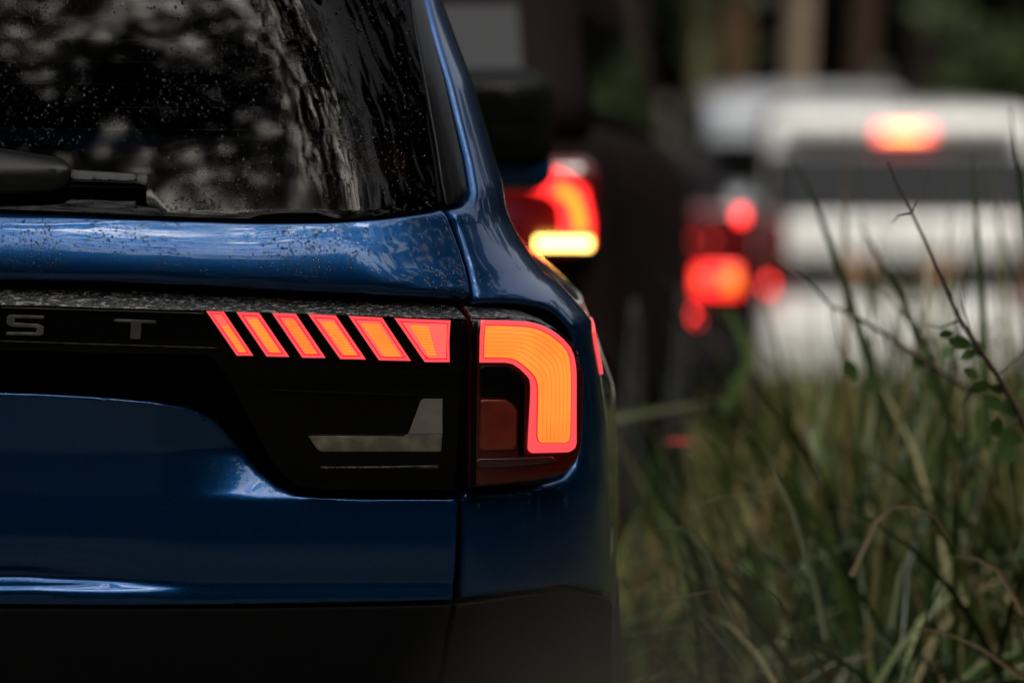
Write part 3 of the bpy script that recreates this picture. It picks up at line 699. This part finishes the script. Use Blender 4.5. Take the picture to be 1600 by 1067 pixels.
def strip(name, P, wd, th, m, parent, v0):
    """thick ribbon in the rear plane following (u,z) points"""
    P = np.array(P, float); V = []; F = []
    for i in range(len(P)):
        t = P[min(i + 1, len(P) - 1)] - P[max(i - 1, 0)]; t /= np.hypot(*t); n = np.array([-t[1], t[0]]); w_ = wd[i] if hasattr(wd, '__len__') else wd
        for s_, d in ((1, 0), (-1, 0), (-1, th), (1, th)): q = P[i] + n * s_ * w_ / 2; V.append((q[0], v0 + d, q[1]))
    for i in range(len(P) - 1):
        for k in range(4): F.append((i * 4 + k, i * 4 + (k + 1) % 4, i * 4 + 4 + (k + 1) % 4, i * 4 + 4 + k))
    F += [(0, 1, 2, 3), tuple(len(V) - 4 + k for k in (3, 2, 1, 0))]
    return link(name, mesh_np(name, V, F, smooth=False), m, parent)
red = emis('brake_red', (1, .02, .02), 4); red_soft = emis('brake_red_soft', (1, .03, .03), 9)
hot = emis('lamp_amber_core', (1, .33, .02), 1.8); white_hot = emis('indicator_white', (1, .62, .14), 11)
yel = emis('brake_core', (1, .36, .07), 9)

# dark SUV right ahead, nose turned to the right and down the slope
yaw2 = -R(4.1); p2 = -R(3.5)
DX, DY = -.74, 13.45
dark = suv('parked_car', 'dark maroon SUV with a hooked red tail lamp, just ahead of the blue one', dull('maroon_paint', (.009, .0055, .006)),
           (DX, DY - .05, float(gz(DY)) + .135), yaw2, p2, belt=1.16, winz=(1.20, 1.44), rear_top=1.45, H=1.66, hw_top=.84, slope=.34, W=1.96, wf=.84)
def c_lamp(root, sgn):
    lp = box('tail_lamp', min(sgn * .62, sgn * .94), max(sgn * .62, sgn * .94), -.035, .25, .84, 1.08, M['smoked'], root, .05)
    strip('brake_light', [(sgn * .52, 1.005), (sgn * .66, 1.02), (sgn * .76, 1.035), (sgn * .84, 1.02), (sgn * .885, .985), (sgn * .895, .93), (sgn * .895, .87)], [.03, .03, .05, .065, .075, .075, .075], .02, red, lp, -.06)
    strip('lamp_core', [(sgn * .85, 1.005), (sgn * .885, .985), (sgn * .90, .945), (sgn * .905, .905)], .028, .01, hot, lp, -.072)
    strip('indicator', [(sgn * .80, .877), (sgn * .93, .877)], .022, .012, white_hot, lp, -.085)
c_lamp(dark, 1); c_lamp(dark, -1)
strip('light_strip', [(-.52, 1.0), (.52, 1.0)], .02, .01, red_soft, dark, -.05)
box('roof_spoiler', -.72, .72, .27, .55, 1.475, 1.53, M['matte'], dark, .025)
for sgn in (-1, 1): box('roof_rail', sgn * .70 - .02, sgn * .70 + .02, .6, 2.6, 1.655, 1.70, M['matte'], dark, .012)

def simple_lamps(root, sgn, u, z, core=True):
    lp = box('tail_lamp', sgn * u - .15, sgn * u + .15, -.03, .2, z - .12, z + .32, M['smoked'], root, .04)
    return lp
# silver car further down the road, mostly hidden by the dark one
SX, SY = .10, 24.2
silver = suv('parked_car', 'small charcoal SUV mostly hidden behind the maroon one, round red brake lights glowing', dull('charcoal_paint', (.018, .016, .017)), (SX, SY, float(gz(SY)) + .02), -R(2), -R(3.5), H=1.42, belt=.97, winz=(1.02, 1.30), hw_top=.76, slope=.08)
dimr = emis('faint_red', (1, .06, .05), 2.2)
for sgn in (-1, 1):
    lp = simple_lamps(silver, sgn, .78, .86)
    box('brake_light', sgn * .775 - .10, sgn * .775 + .10, -.045, .0, .80, .92, red, lp, .02)
    box('lamp_core', sgn * .83 - .035, sgn * .83 + .035, -.06, -.04, .83, .89, hot, lp, .01)
    box('lamp_core', sgn * .70 - .01, sgn * .70 + .01, -.06, -.04, .85, .88, hot, lp, .004)
    box('fog_light', sgn * .655 - .02, sgn * .655 + .02, -.07, -.03, .70, .73, red_soft, lp, .006)
    box('reflector', sgn * .69 - .012, sgn * .69 + .012, -.07, -.05, .68, .70, dimr, lp, .004)
    for q in (.66, .75): box('running_light', sgn * q - .012, sgn * q + .012, -.05, -.03, 1.02, 1.04, dimr, lp, .004)
    box('marker_light', sgn * .875 - .02, sgn * .875 + .02, -.05, .03, 1.115, 1.155, red_soft, lp, .006)
# white SUV
WX, WY = 2.49, 36
white = suv('parked_car', 'white SUV at the end of the queue behind the tall grass, high brake light lit', mat('white_paint', (.66, .66, .63), rough=.35, coat=1), (WX, WY, float(gz(WY)) + .0), -R(1), -R(1.5), H=1.90, belt=1.235, winz=(1.245, 1.635), wf=.995, hw_top=.87, slope=.22, W=1.92)
box('light_bar', -.90, .90, -.04, .02, .82, .97, M['matte'], white, .02)
for sgn in (-1, 1):
    lp = box('tail_lamp', sgn * .84 - .09, sgn * .84 + .09, -.05, .15, .80, 1.25, M['smoked'], white, .03)
    box('brake_light', sgn * .865 - .02, sgn * .865 + .02, -.07, -.04, .78, .83, red_soft, lp, .006)
    box('running_light', sgn * .86 - .012, sgn * .86 + .012, -.07, -.04, 1.14, 1.165, emis('dim_red', (1, .12, .1), .5), lp, .004)
    box('reflector', sgn * .26 - .14, sgn * .26 + .05, -.055, -.03, .88, .95, mat('amber_reflector', (.55, .22, .07), rough=.4), white, .01)
sp = box('roof_spoiler', -.74, .74, .10, .40, 1.74, 1.84, white.children[0].data.materials[0], white, .03)
box('high_brake_light', -.12, .12, .085, .105, 1.755, 1.785, yel, sp, .004)
box('brake_light_rim', -.18, .18, .09, .104, 1.74, 1.80, emis('brake_rim', (1, .11, .11), 5.5), sp, .004)

van = suv('parked_car', 'pale van roof glimpsed between the dark cars and the white SUV', mat('pale_van_paint', (.34, .36, .39), rough=.4), (2.33, 43.5, float(gz(43.5))), 0, 0, H=2.06, belt=1.35, winz=(1.42, 1.78), hw_top=.84, slope=.12, wf=.995)

# ------------------------------------------------------------------ trees and woodland
bark = mat('bark', (.16, .115, .08), rough=.9, var=(6, (.08, .055, .04), .4, .65), bump=(20, .8, .03))
bark_d = mat('dark_bark', (.06, .042, .03), rough=.9, var=(6, (.03, .022, .018), .4, .65), bump=(20, .8, .03))
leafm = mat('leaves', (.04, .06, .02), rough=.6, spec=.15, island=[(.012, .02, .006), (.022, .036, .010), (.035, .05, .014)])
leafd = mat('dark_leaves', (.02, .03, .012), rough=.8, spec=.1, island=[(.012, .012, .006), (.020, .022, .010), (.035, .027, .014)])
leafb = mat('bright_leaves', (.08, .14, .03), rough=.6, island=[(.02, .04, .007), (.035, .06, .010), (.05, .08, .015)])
def leaf_quads(C, size, squash=.55):
    n = len(C); a = rng.normal(size=(n, 3)); a /= np.linalg.norm(a, axis=1)[:, None]; b = np.cross(a, rng.normal(size=(n, 3))); b /= np.linalg.norm(b, axis=1)[:, None]
    sz = size * rng.uniform(.6, 1.3, (n, 1)); a *= sz / 2; b *= sz / 2 * squash
    return np.stack([C - a, C + b * .9 - a * .1, C + a, C - b * .9 - a * .1], 1)
def clumps(n_cl, per, box_, sigma):
    lo, hi = np.array(box_[0]), np.array(box_[1]); c = lo + rng.random((n_cl, 3)) * (hi - lo)
    return (c[:, None, :] + rng.normal(size=(n_cl, per, 3)) * np.array(sigma) * rng.uniform(.5, 1.2, (n_cl, 1, 1))).reshape(-1, 3)
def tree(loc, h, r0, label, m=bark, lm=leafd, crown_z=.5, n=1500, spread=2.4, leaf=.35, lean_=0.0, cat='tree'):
    x, y = loc; z = float(gz(y)); root = empty('tree', (x, y, z)); tag(root, label, cat, 'trees at the forest edge')
    P = [(lean_ * (k / 8) ** 1.5 + .05 * math.sin(k * 2.1 + x), .04 * math.cos(k * 1.7), h * k / 8 - .1) for k in range(9)]
    tr = tube('trunk', P, [r0 * (1.25 if k == 0 else 1) * (1 - .085 * k) for k in range(9)], m, root, 12)
    for k in range(6):
        a = k * 2.4; zz = h * (crown_z + .07 * k); bp = Vector((lean_ * (zz / h) ** 1.5, 0, zz))
        d = Vector((math.cos(a), math.sin(a), .45)) * spread * .8
        tube('limb', [bp, bp + d * .5 + Vector((0, 0, .1)), bp + d], [r0 * .4, r0 * .25, r0 * .08], m, tr, 7)
    C = clumps(max(8, n // 60), 60, ((-spread + lean_, -spread, h * crown_z), (spread + lean_, spread, h * 1.05)), (.5, .5, .4))
    link('crown', quads_np('crown', leaf_quads(C, leaf), mats=[lm]), None, root)
    return root
def tx(px, y): return (px - 800) / K * y
tree((tx(1250, 47), 47), 13, .135, 'pale brown trunk standing above the white roof', mat('pale_bark', (.30, .225, .155), rough=.9, var=(5, (.22, .16, .11), .4, .65)), crown_z=.6)
tree((tx(1150, 50), 50), 12, .15, 'reddish brown trunk just left of the pale one', mat('red_bark', (.17, .09, .05), rough=.9), crown_z=.6, n=1200)
tree((tx(1100, 46), 46), 11, .10, 'thin mossy trunk above the charcoal roof, with green leaves low down', mat('mossy_bark', (.12, .11, .05), rough=.9), lm=leafm, crown_z=.45, n=1500, spread=1.6)
tree((tx(1345, 52), 52), 12, .16, 'dark reddish trunk right of the pale one', mat('dark_red_bark', (.07, .04, .025), rough=.9), crown_z=.6, n=1200)
tree((tx(1440, 55), 55), 13, .2, 'almost black trunk in the deep shade behind the high brake light', bark_d, crown_z=.5, n=1200)
tree((tx(985, 50), 50), 12, .2, 'shaded trunk behind the maroon roof', bark_d, crown_z=.55, n=1200)
# green bush at the right edge
bx, by = tx(1540, 44), 44
bush = empty('bush', (bx, by, float(gz(by)))); tag(bush, 'bright green leafy bush in the dark upper right, behind the white roof', 'bush')
C = clumps(14, 45, ((-.5, -.4, 2.2), (.45, .4, 2.75)), (.14, .14, .09))
link('foliage', quads_np('foliage', leaf_quads(C, .12), mats=[leafb]), None, bush)
for k in range(4): tube('stem', [(0, 0, -.1), (.15 * (k - 1.5), .05, 1.2), (.3 * (k - 1.5), .1 * k - .1, 2.4)], [.03, .02, .008], bark_d, bush, 6)
bx2, by2 = tx(1120, 45), 44.5
bush2 = empty('bush', (bx2, by2, float(gz(by2)))); tag(bush2, 'dim green spray of leaves left of the trunks, above the charcoal roof', 'bush')
C = clumps(10, 40, ((-.22, -.3, 2.3), (.15, .3, 3.3)), (.12, .12, .14))
link('foliage', quads_np('foliage', leaf_quads(C, .11), mats=[leafm]), None, bush2)
tube('stem', [(0, 0, -.1), (.03, .0, 1.2), (0, .02, 3.0)], [.03, .02, .008], bark_d, bush2, 6)

# woodland that closes the view and shades the road
parts = []
def wall(n, lo, hi, size): parts.append(leaf_quads(np.array(lo) + rng.random((n, 3)) * (np.array(hi) - np.array(lo)), size, .8))
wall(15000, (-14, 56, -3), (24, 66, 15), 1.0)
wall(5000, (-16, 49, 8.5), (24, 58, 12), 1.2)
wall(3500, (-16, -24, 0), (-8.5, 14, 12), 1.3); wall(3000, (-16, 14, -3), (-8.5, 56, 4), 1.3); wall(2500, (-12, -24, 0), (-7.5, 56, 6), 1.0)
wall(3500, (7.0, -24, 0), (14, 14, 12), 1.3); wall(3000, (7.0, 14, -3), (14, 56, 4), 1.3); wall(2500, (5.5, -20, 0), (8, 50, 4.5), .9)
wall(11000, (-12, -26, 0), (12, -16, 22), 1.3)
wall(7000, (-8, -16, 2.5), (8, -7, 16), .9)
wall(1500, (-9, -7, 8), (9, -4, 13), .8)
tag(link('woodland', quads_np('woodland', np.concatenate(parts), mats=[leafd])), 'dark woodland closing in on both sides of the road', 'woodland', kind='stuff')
# overhanging canopy whose reflection lies in the glass and on the paint
parts = []
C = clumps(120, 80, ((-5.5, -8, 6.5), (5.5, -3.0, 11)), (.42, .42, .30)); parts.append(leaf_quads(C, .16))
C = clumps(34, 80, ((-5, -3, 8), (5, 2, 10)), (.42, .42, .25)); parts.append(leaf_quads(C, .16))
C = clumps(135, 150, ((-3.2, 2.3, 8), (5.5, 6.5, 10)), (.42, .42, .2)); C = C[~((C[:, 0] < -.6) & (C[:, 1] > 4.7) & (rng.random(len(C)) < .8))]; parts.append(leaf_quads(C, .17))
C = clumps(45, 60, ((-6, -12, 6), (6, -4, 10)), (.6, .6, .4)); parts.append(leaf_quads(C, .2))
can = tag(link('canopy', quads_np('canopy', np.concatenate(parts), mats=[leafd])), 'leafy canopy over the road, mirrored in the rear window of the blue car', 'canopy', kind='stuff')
for k, (x, y, dx) in enumerate(((-2.6, -4.5, 1.2), (1.9, -3.0, -1.0), (.6, -9, .5), (3.2, -7, -1.5), (-4.6, -8, 1.0))):
    t = empty('tree', (x, y, 0)); tag(t, ['slender dark trunk', 'forked dark trunk', 'tall straight trunk', 'leaning trunk', 'stout trunk'][k] + ' behind the viewer, mirrored in the rear window of the blue car', 'tree', 'trees at the forest edge')
    P = [(dx * (j / 9) ** 1.6 + .12 * math.sin(j * 1.3 + k), .15 * math.sin(j + k), 11 * j / 9 - .1) for j in range(10)]
    tr = tube('trunk', P, [.16 * (1 - .08 * j) for j in range(10)], bark_d, t, 10)
    for j in range(14):
        a = j * 2.2 + k; i0 = 4 + j % 5; b = Vector(P[i0]); d = Vector((math.cos(a), math.sin(a), .5)) * random.uniform(1.2, 2.6)
        tube('limb', [b, b + d * .5 + Vector((0, 0, .15)), b + d, b + d * 1.3 + Vector((.2, 0, -.1))], [.05, .03, .018, .006], bark_d, tr, 6)

# ------------------------------------------------------------------ grass verge
def blades(n, region, hmin, hmax, wmin, wmax, bend=(.2, .9), seg=6, dens=None):
    lo, hi = region; V = []; F = []
    bx_ = rng.uniform(lo[0], hi[0], n); by_ = rng.uniform(lo[1], hi[1], n)
    if dens is not None: k = dens(bx_, by_); bx_, by_ = bx_[k], by_[k]; n = len(bx_)
    ht = rng.uniform(hmin, hmax, n); az = rng.uniform(0, 2 * math.pi, n); be = rng.uniform(bend[0], bend[1], n) ** 1.5; wd = rng.uniform(wmin, wmax, n); tw = rng.uniform(0, math.pi, n)
    t = np.linspace(0, 1, seg + 1)
    verts = np.zeros((n, seg + 1, 2, 3))
    ang = be[:, None] * 2.6 * t[None, :] ** 1.3
    ds = ht[:, None] / seg; hor = np.cumsum(np.sin(ang) * ds, 1) - np.sin(ang[:, :1]) * ds; ver = np.cumsum(np.cos(ang) * ds, 1) - np.cos(ang[:, :1]) * ds
    cx = bx_[:, None] + hor * np.cos(az)[:, None]; cyy = by_[:, None] + hor * np.sin(az)[:, None]; cz = gz(by_)[:, None] + ver - .02
    w_ = wd[:, None] * np.clip(1.02 - t ** 2.2, 0.02, 1)[None, :] / 2; sx = -np.sin(az + tw * .5)[:, None] * w_; sy = np.cos(az + tw * .5)[:, None] * w_
    verts[:, :, 0] = np.stack([cx - sx, cyy - sy, cz], -1); verts[:, :, 1] = np.stack([cx + sx, cyy + sy, cz], -1)
    base = (np.arange(n) * (seg + 1) * 2)[:, None, None]; j = np.arange(seg)[None, :, None] * 2
    f = base + j + np.array([0, 1, 3, 2])[None, None, :]
    return verts.reshape(-1, 3), f.reshape(-1, 4)
def blade_mesh(name, sets, m):
    V = []; F = []; o = 0
    for v, f in sets: V.append(v); F.append(f + o); o += len(v)
    V = np.concatenate(V).astype(np.float32); F = np.concatenate(F).astype(np.int32)
    me = bpy.data.meshes.new(name); me.vertices.add(len(V)); me.vertices.foreach_set('co', V.ravel()); me.loops.add(F.size); me.loops.foreach_set('vertex_index', F.ravel())
    me.polygons.add(len(F)); me.polygons.foreach_set('loop_start', np.arange(0, F.size, 4, dtype=np.int32)); me.materials.append(m); me.update(calc_edges=True); me.polygons.foreach_set('use_smooth', np.ones(len(F), bool))
    return link(name, me)
grassm = mat('grass', (.1, .12, .05), rough=.38, spec=.45, island=[(.012, .030, .007), (.025, .055, .010), (.05, .095, .018), (.10, .145, .028), (.22, .24, .09), (.24, .165, .075), (.03, .055, .012), (.015, .03, .008)])
grassd = mat('grass_far', (.1, .12, .05), rough=.6, spec=.15, island=[(.012, .028, .006), (.030, .060, .012), (.09, .115, .022), (.15, .095, .04), (.02, .04, .01)])
g1 = blades(1000, ((.50, 8.9), (2.6, 11.5)), .5, .92, .006, .020, bend=(.3, 1.25))
g1b = blades(190, ((.95, 9.2), (2.6, 12.5)), .9, 1.35, .005, .012, bend=(.1, .6))
g1c = blades(900, ((.72, 10.8), (3.0, 14.5)), .5, .92, .008, .022, bend=(.2, 1.0))
g1d = blades(330, ((.62, 10.4), (1.5, 13.5)), .75, 1.28, .007, .020, bend=(.05, .65))
g1e = blades(160, ((.6, 8.9), (2.4, 11.0)), .85, 1.35, .010, .020, bend=(.65, 1.3), seg=12)
g1f = blades(260, ((.36, 10.6), (1.1, 13.0)), .45, .95, .008, .024, bend=(.2, 1.1))
tag(blade_mesh('tall_grass', [g1, g1b, g1c, g1d, g1e, g1f], grassm), 'tall wild grass beside the car, some blades bent and dry', 'grass', kind='stuff')
g2 = blades(8000, ((.15, 11.5), (4.5, 22)), .25, .62, .010, .030, bend=(.3, 1.2))
g3 = blades(3500, ((1.2, 20), (6, 34)), .2, .5, .012, .03)
tag(blade_mesh('verge_grass', [g2, g3], grassd), 'rough blurred undergrowth between the near grass and the cars', 'grass', kind='stuff')

# single stalks and twigs one can pick out
def blade_px(P, wpx, d, m, name='grass_blade'):
    """a bent flat blade through picture-measured points at its own distance"""
    P = [Vector(unproject(x, y, d + (dd if (dd := (q[2] if len(q) > 2 else 0)) else 0))) for q in P for x, y in [q[:2]]]
    W = wpx / K * d; V = []; F = []; n = len(P)
    for i, p in enumerate(P):
        t = (P[min(i + 1, n - 1)] - P[max(i - 1, 0)]).normalized(); sdir = t.cross(Vector((.1, 1, .15))).normalized(); w_ = W / 2 * max(.12, 1 - (i / (n - 1)) ** 2)
        mid = p + Vector((0, .12 * W, 0)); V += [p - sdir * w_, mid, p + sdir * w_]
    for i in range(n - 1): F += [(3 * i, 3 * i + 1, 3 * i + 4, 3 * i + 3), (3 * i + 1, 3 * i + 2, 3 * i + 5, 3 * i + 4)]
    return link(name, mesh_np(name, V, F), m)
gg = mat('blade_green', (.07, .12, .03), rough=.5); gd = mat('blade_dark_green', (.045, .075, .02), rough=.5); gp = mat('blade_pale', (.28, .32, .18), rough=.45); gt = mat('blade_dry', (.42, .31, .19), rough=.6)
def ground_at(px, d):       # pixel row where the ground is at distance d
    return project(tx(px, d), d, float(gz(d)))[1]
BL = [([(1400, 700), (1350, 540), (1305, 400), (1270, 310), (1232, 235)], 15, 10.6, gd, 'dark green blade leaning left across the window of the white car'),
      ([(1500, 720), (1450, 560), (1405, 460), (1365, 390), (1345, 350)], 14, 10.4, gd, 'dark green blade crossing the white tailgate, right of the first leaning one'),
      ([(1545, 700), (1538, 520), (1530, 400), (1522, 300), (1518, 235)], 11, 10.2, gg, 'upright green stalk over the right of the white window'),
      ([(1625, 700), (1612, 520), (1603, 380), (1590, 260), (1578, 170)], 14, 10.0, gd, 'tallest dark stalk at the right edge'),
      ([(900, 665), (980, 648), (1060, 634), (1140, 622)], 15, 11.8, gp, 'pale blade lying nearly level beside the blue corner'),
      ([(1330, 900), (1368, 815), (1395, 791), (1430, 790), (1462, 806), (1490, 850)], 9, 8.9, gt, 'dry blade arched like a bow low in the grass'),
      ([(1600, 960), (1560, 890), (1520, 870), (1480, 868)], 9, 8.9, gt, 'dry curled blade at lower right under the bow shaped one'),
      ([(1290, 1000), (1275, 920), (1240, 800), (1215, 745), (1190, 690)], 12, 9.3, gp, 'pale thick blade rising left of the bow shaped one'),
      ([(1392, 980), (1405, 900), (1418, 860)], 14, 9.2, gp, 'short grey green blade below the bow shaped one'),
      ([(1600, 1060), (1530, 1010), (1470, 985), (1410, 980)], 7, 8.8, gt, 'thin dry blade near the bottom right corner'),
      ([(1120, 900), (1090, 835), (1060, 822), (1020, 828)], 8, 9.2, gp, 'pale blade bent over beside the rear wing of the blue car'),
      ([(1160, 990), (1120, 922), (1080, 930), (1030, 935)], 6, 9.0, gt, 'faint dry blade close to the rear wing, lower than the pale one'),
      ([(1250, 1067), (1170, 960), (1110, 880), (1065, 830), (1030, 790)], 10, 9.4, gd, 'dark stem leaning to the blue car near the ground'),
      ([(1095, 1067), (1085, 960), (1075, 900), (1060, 850)], 11, 9.3, gd, 'short dark upright stem near the bottom of the blue corner'),
      ([(1130, 640), (1175, 560), (1150, 500), (1130, 470)], 22, 13.5, gg, 'soft green blade in front of the charcoal car'),
      ([(1380, 760), (1360, 690), (1370, 610), (1380, 560)], 20, 11.8, gp, 'pale upright blade before the lower part of the white tailgate'),
      ([(1280, 760), (1275, 690), (1290, 620), (1300, 560)], 18, 11.8, gp, 'pale upright blade left of the other one before the white tailgate')]
for P, wpx, d, m_, lab in BL:
    o = blade_px(P, wpx, d, m_); tag(o, lab, 'grass blade', 'single blades of tall grass')
tw = mat('twig_bark', (.075, .05, .04), rough=.8, var=(60, (.10, .06, .04), .45, .7)); lf = mat('weed_leaf', (.09, .17, .04), rough=.5)
def weed(P, d, rpx, branches, leaves, label):
    p0 = Vector(unproject(*P[0], d)); root = empty('weed', p0); tag(root, label, 'weed')
    loc = lambda x, y, dd=0: Vector(unproject(x, y, d + dd)) - p0
    st = tube('stem', [loc(*p) for p in P], [rpx / K * d * (1 - .8 * i / (len(P) - 1)) for i in range(len(P))], tw, root, 8)
    for b in branches: tube('twig', [loc(x, y, .03 * i) for i, (x, y) in enumerate(b)], [rpx * .35 / K * d * (1 - .7 * i / (len(b) - 1)) for i in range(len(b))], tw, st, 6)
    for (x, y, s_, a) in leaves:
        c = loc(x, y); q = s_ / K * d; V = []
        for k in range(9):
            t = k / 8; wv = math.sin(math.pi * t) ** .8 * q * .28; V += [c + Vector((math.cos(a) * q * t + math.sin(a) * wv, .01 * t, math.sin(a) * q * t - math.cos(a) * wv)), c + Vector((math.cos(a) * q * t - math.sin(a) * wv, .01 * t + .2 * wv, math.sin(a) * q * t + math.cos(a) * wv))]
        link('leaf', mesh_np('leaf', V, [(2 * k, 2 * k + 1, 2 * k + 3, 2 * k + 2) for k in range(8)]), lf, root)
def flower(px, py, d):  # invented flower, stands in for a faint red glow in the grass
    p = Vector(unproject(px, py, d)); g0 = float(gz(d)); root = empty('glow_flower', (p.x, p.y, g0)); tag(root, 'made-up flower head standing in for a dim red glow low in the undergrowth', 'flower')
    zt = p.z - g0; st = tube('stem', [(.02, 0, -.02), (.01, 0, zt * .5), (0, 0, zt)], .003, gd, root, 6)
    V = []; F = []
    for k in range(9):
        a = 2 * math.pi * k / 9; c = Vector((math.cos(a), .6 * math.sin(a), .35)); sd_ = Vector((-math.sin(a), math.cos(a), 0)); b = len(V)
        for t, w_ in ((0, .002), (.5, .010), (1, .003)): q = Vector((0, 0, zt)) + c * .034 * t + Vector((0, 0, -.012 * t * t)); V += [q - sd_ * w_, q + sd_ * w_]
        F += [(b, b + 1, b + 3, b + 2), (b + 2, b + 3, b + 5, b + 4)]
    link('petals', mesh_np('petals', V, F), mat('red_glow_petal', (.55, .035, .02), rough=.6), root)
flower(1062, 690, 11.6)
weed([(1660, 860), (1625, 720), (1590, 640), (1558, 585), (1520, 530), (1495, 490), (1470, 430), (1445, 375), (1425, 335), (1400, 285), (1386, 250)], 8.9, 5.5,
     [[(1425, 335), (1405, 338), (1393, 350)], [(1425, 335), (1440, 300), (1452, 270)], [(1500, 500), (1470, 512), (1440, 505)], [(1558, 585), (1590, 560), (1620, 520)], [(1520, 530), (1505, 480), (1503, 450)]],
     [(1520, 540, 40, 2.9), (1540, 560, 34, 2.2), (1590, 620, 44, .5), (1570, 640, 40, 2.6), (1500, 560, 30, .4), (1550, 600, 36, 3.4), (1585, 660, 40, 1.9), (1600, 690, 46, 2.8), (1610, 700, 44, .3), (1575, 610, 30, 3.0), (1530, 590, 28, 2.6), (1490, 520, 24, 3.3), (1590, 720, 44, 2.4), (1560, 650, 34, 4.6)], 'thin dark branching weed standing sharp at the right, above the dry grass')
weed([(1700, 780), (1600, 665), (1545, 625), (1500, 600), (1440, 560), (1380, 520), (1330, 490), (1300, 480), (1262, 440), (1215, 410), (1180, 392)], 9.7, 5,
     [[(1300, 480), (1310, 540), (1330, 580)], [(1440, 560), (1420, 500), (1380, 460), (1330, 430)], [(1380, 520), (1400, 590)], [(1500, 600), (1490, 540), (1470, 500)]],
     [(1320, 560, 40, 5.2), (1350, 590, 36, 5.6), (1430, 580, 40, 1.2), (1470, 560, 30, .8)], 'slanting brown weed crossing the white tailgate, behind the sharp one')
# weed added close to the lens, blurred to veil the bottom of the frame
def veil_weed():
    x0, y0 = .014, 1.02; root = empty('weed', (x0, y0, 0)); tag(root, 'broad leaved weed added right before the viewer as a blurred dark haze low down', 'weed')
    st = tube('stem', [(0, 0, -.02), (.012, .0, .5), (-.008, .01, 1.0), (.0, 0, 1.50), (.004, 0, 1.56)], [.006, .005, .004, .003, .002], tw, root, 8)
    hz_m = mat('veil_leaf', (.07, .065, .05), rough=.7, var=(30, (.05, .05, .035), .4, .7))
    for k, (bz, a, ln, wd, el) in enumerate(((1.50, 1.2, .10, .036, 1.15), (1.47, 2.4, .10, .034, .8), (1.46, .5, .11, .036, .75), (1.40, 3.3, .12, .04, .6), (1.38, -.2, .12, .04, .6), (1.25, 1.9, .13, .045, .4), (1.1, 5.0, .13, .045, .3), (.9, 3.9, .14, .05, .3), (.7, .8, .14, .05, .2))):
        V = []; n = 10
        d = Vector((math.cos(a) * math.cos(el), .25 * math.sin(a), math.sin(el))); sd_ = Vector((math.sin(el) * -1 if abs(math.cos(a)) > .5 else 1, .1, 0)).normalized() if el > .7 else Vector((-math.sin(a), math.cos(a), 0))
        for j in range(n + 1):
            t = j / n; c = Vector((0, 0, bz)) + d * ln * t + Vector((0, 0, .036 - .02 * t * t)); ww = wd * .75 * math.sin(math.pi * min(.98, t * .9 + .06)) ** .7
            V += [c - sd_ * ww + Vector((0, 0, .004)), c, c + sd_ * ww + Vector((0, 0, .004))]
        F = []
        for j in range(n): F += [(3 * j, 3 * j + 1, 3 * j + 4, 3 * j + 3), (3 * j + 1, 3 * j + 2, 3 * j + 5, 3 * j + 4)]
        link('leaf', mesh_np('leaf', V, F), hz_m, root)
veil_weed()
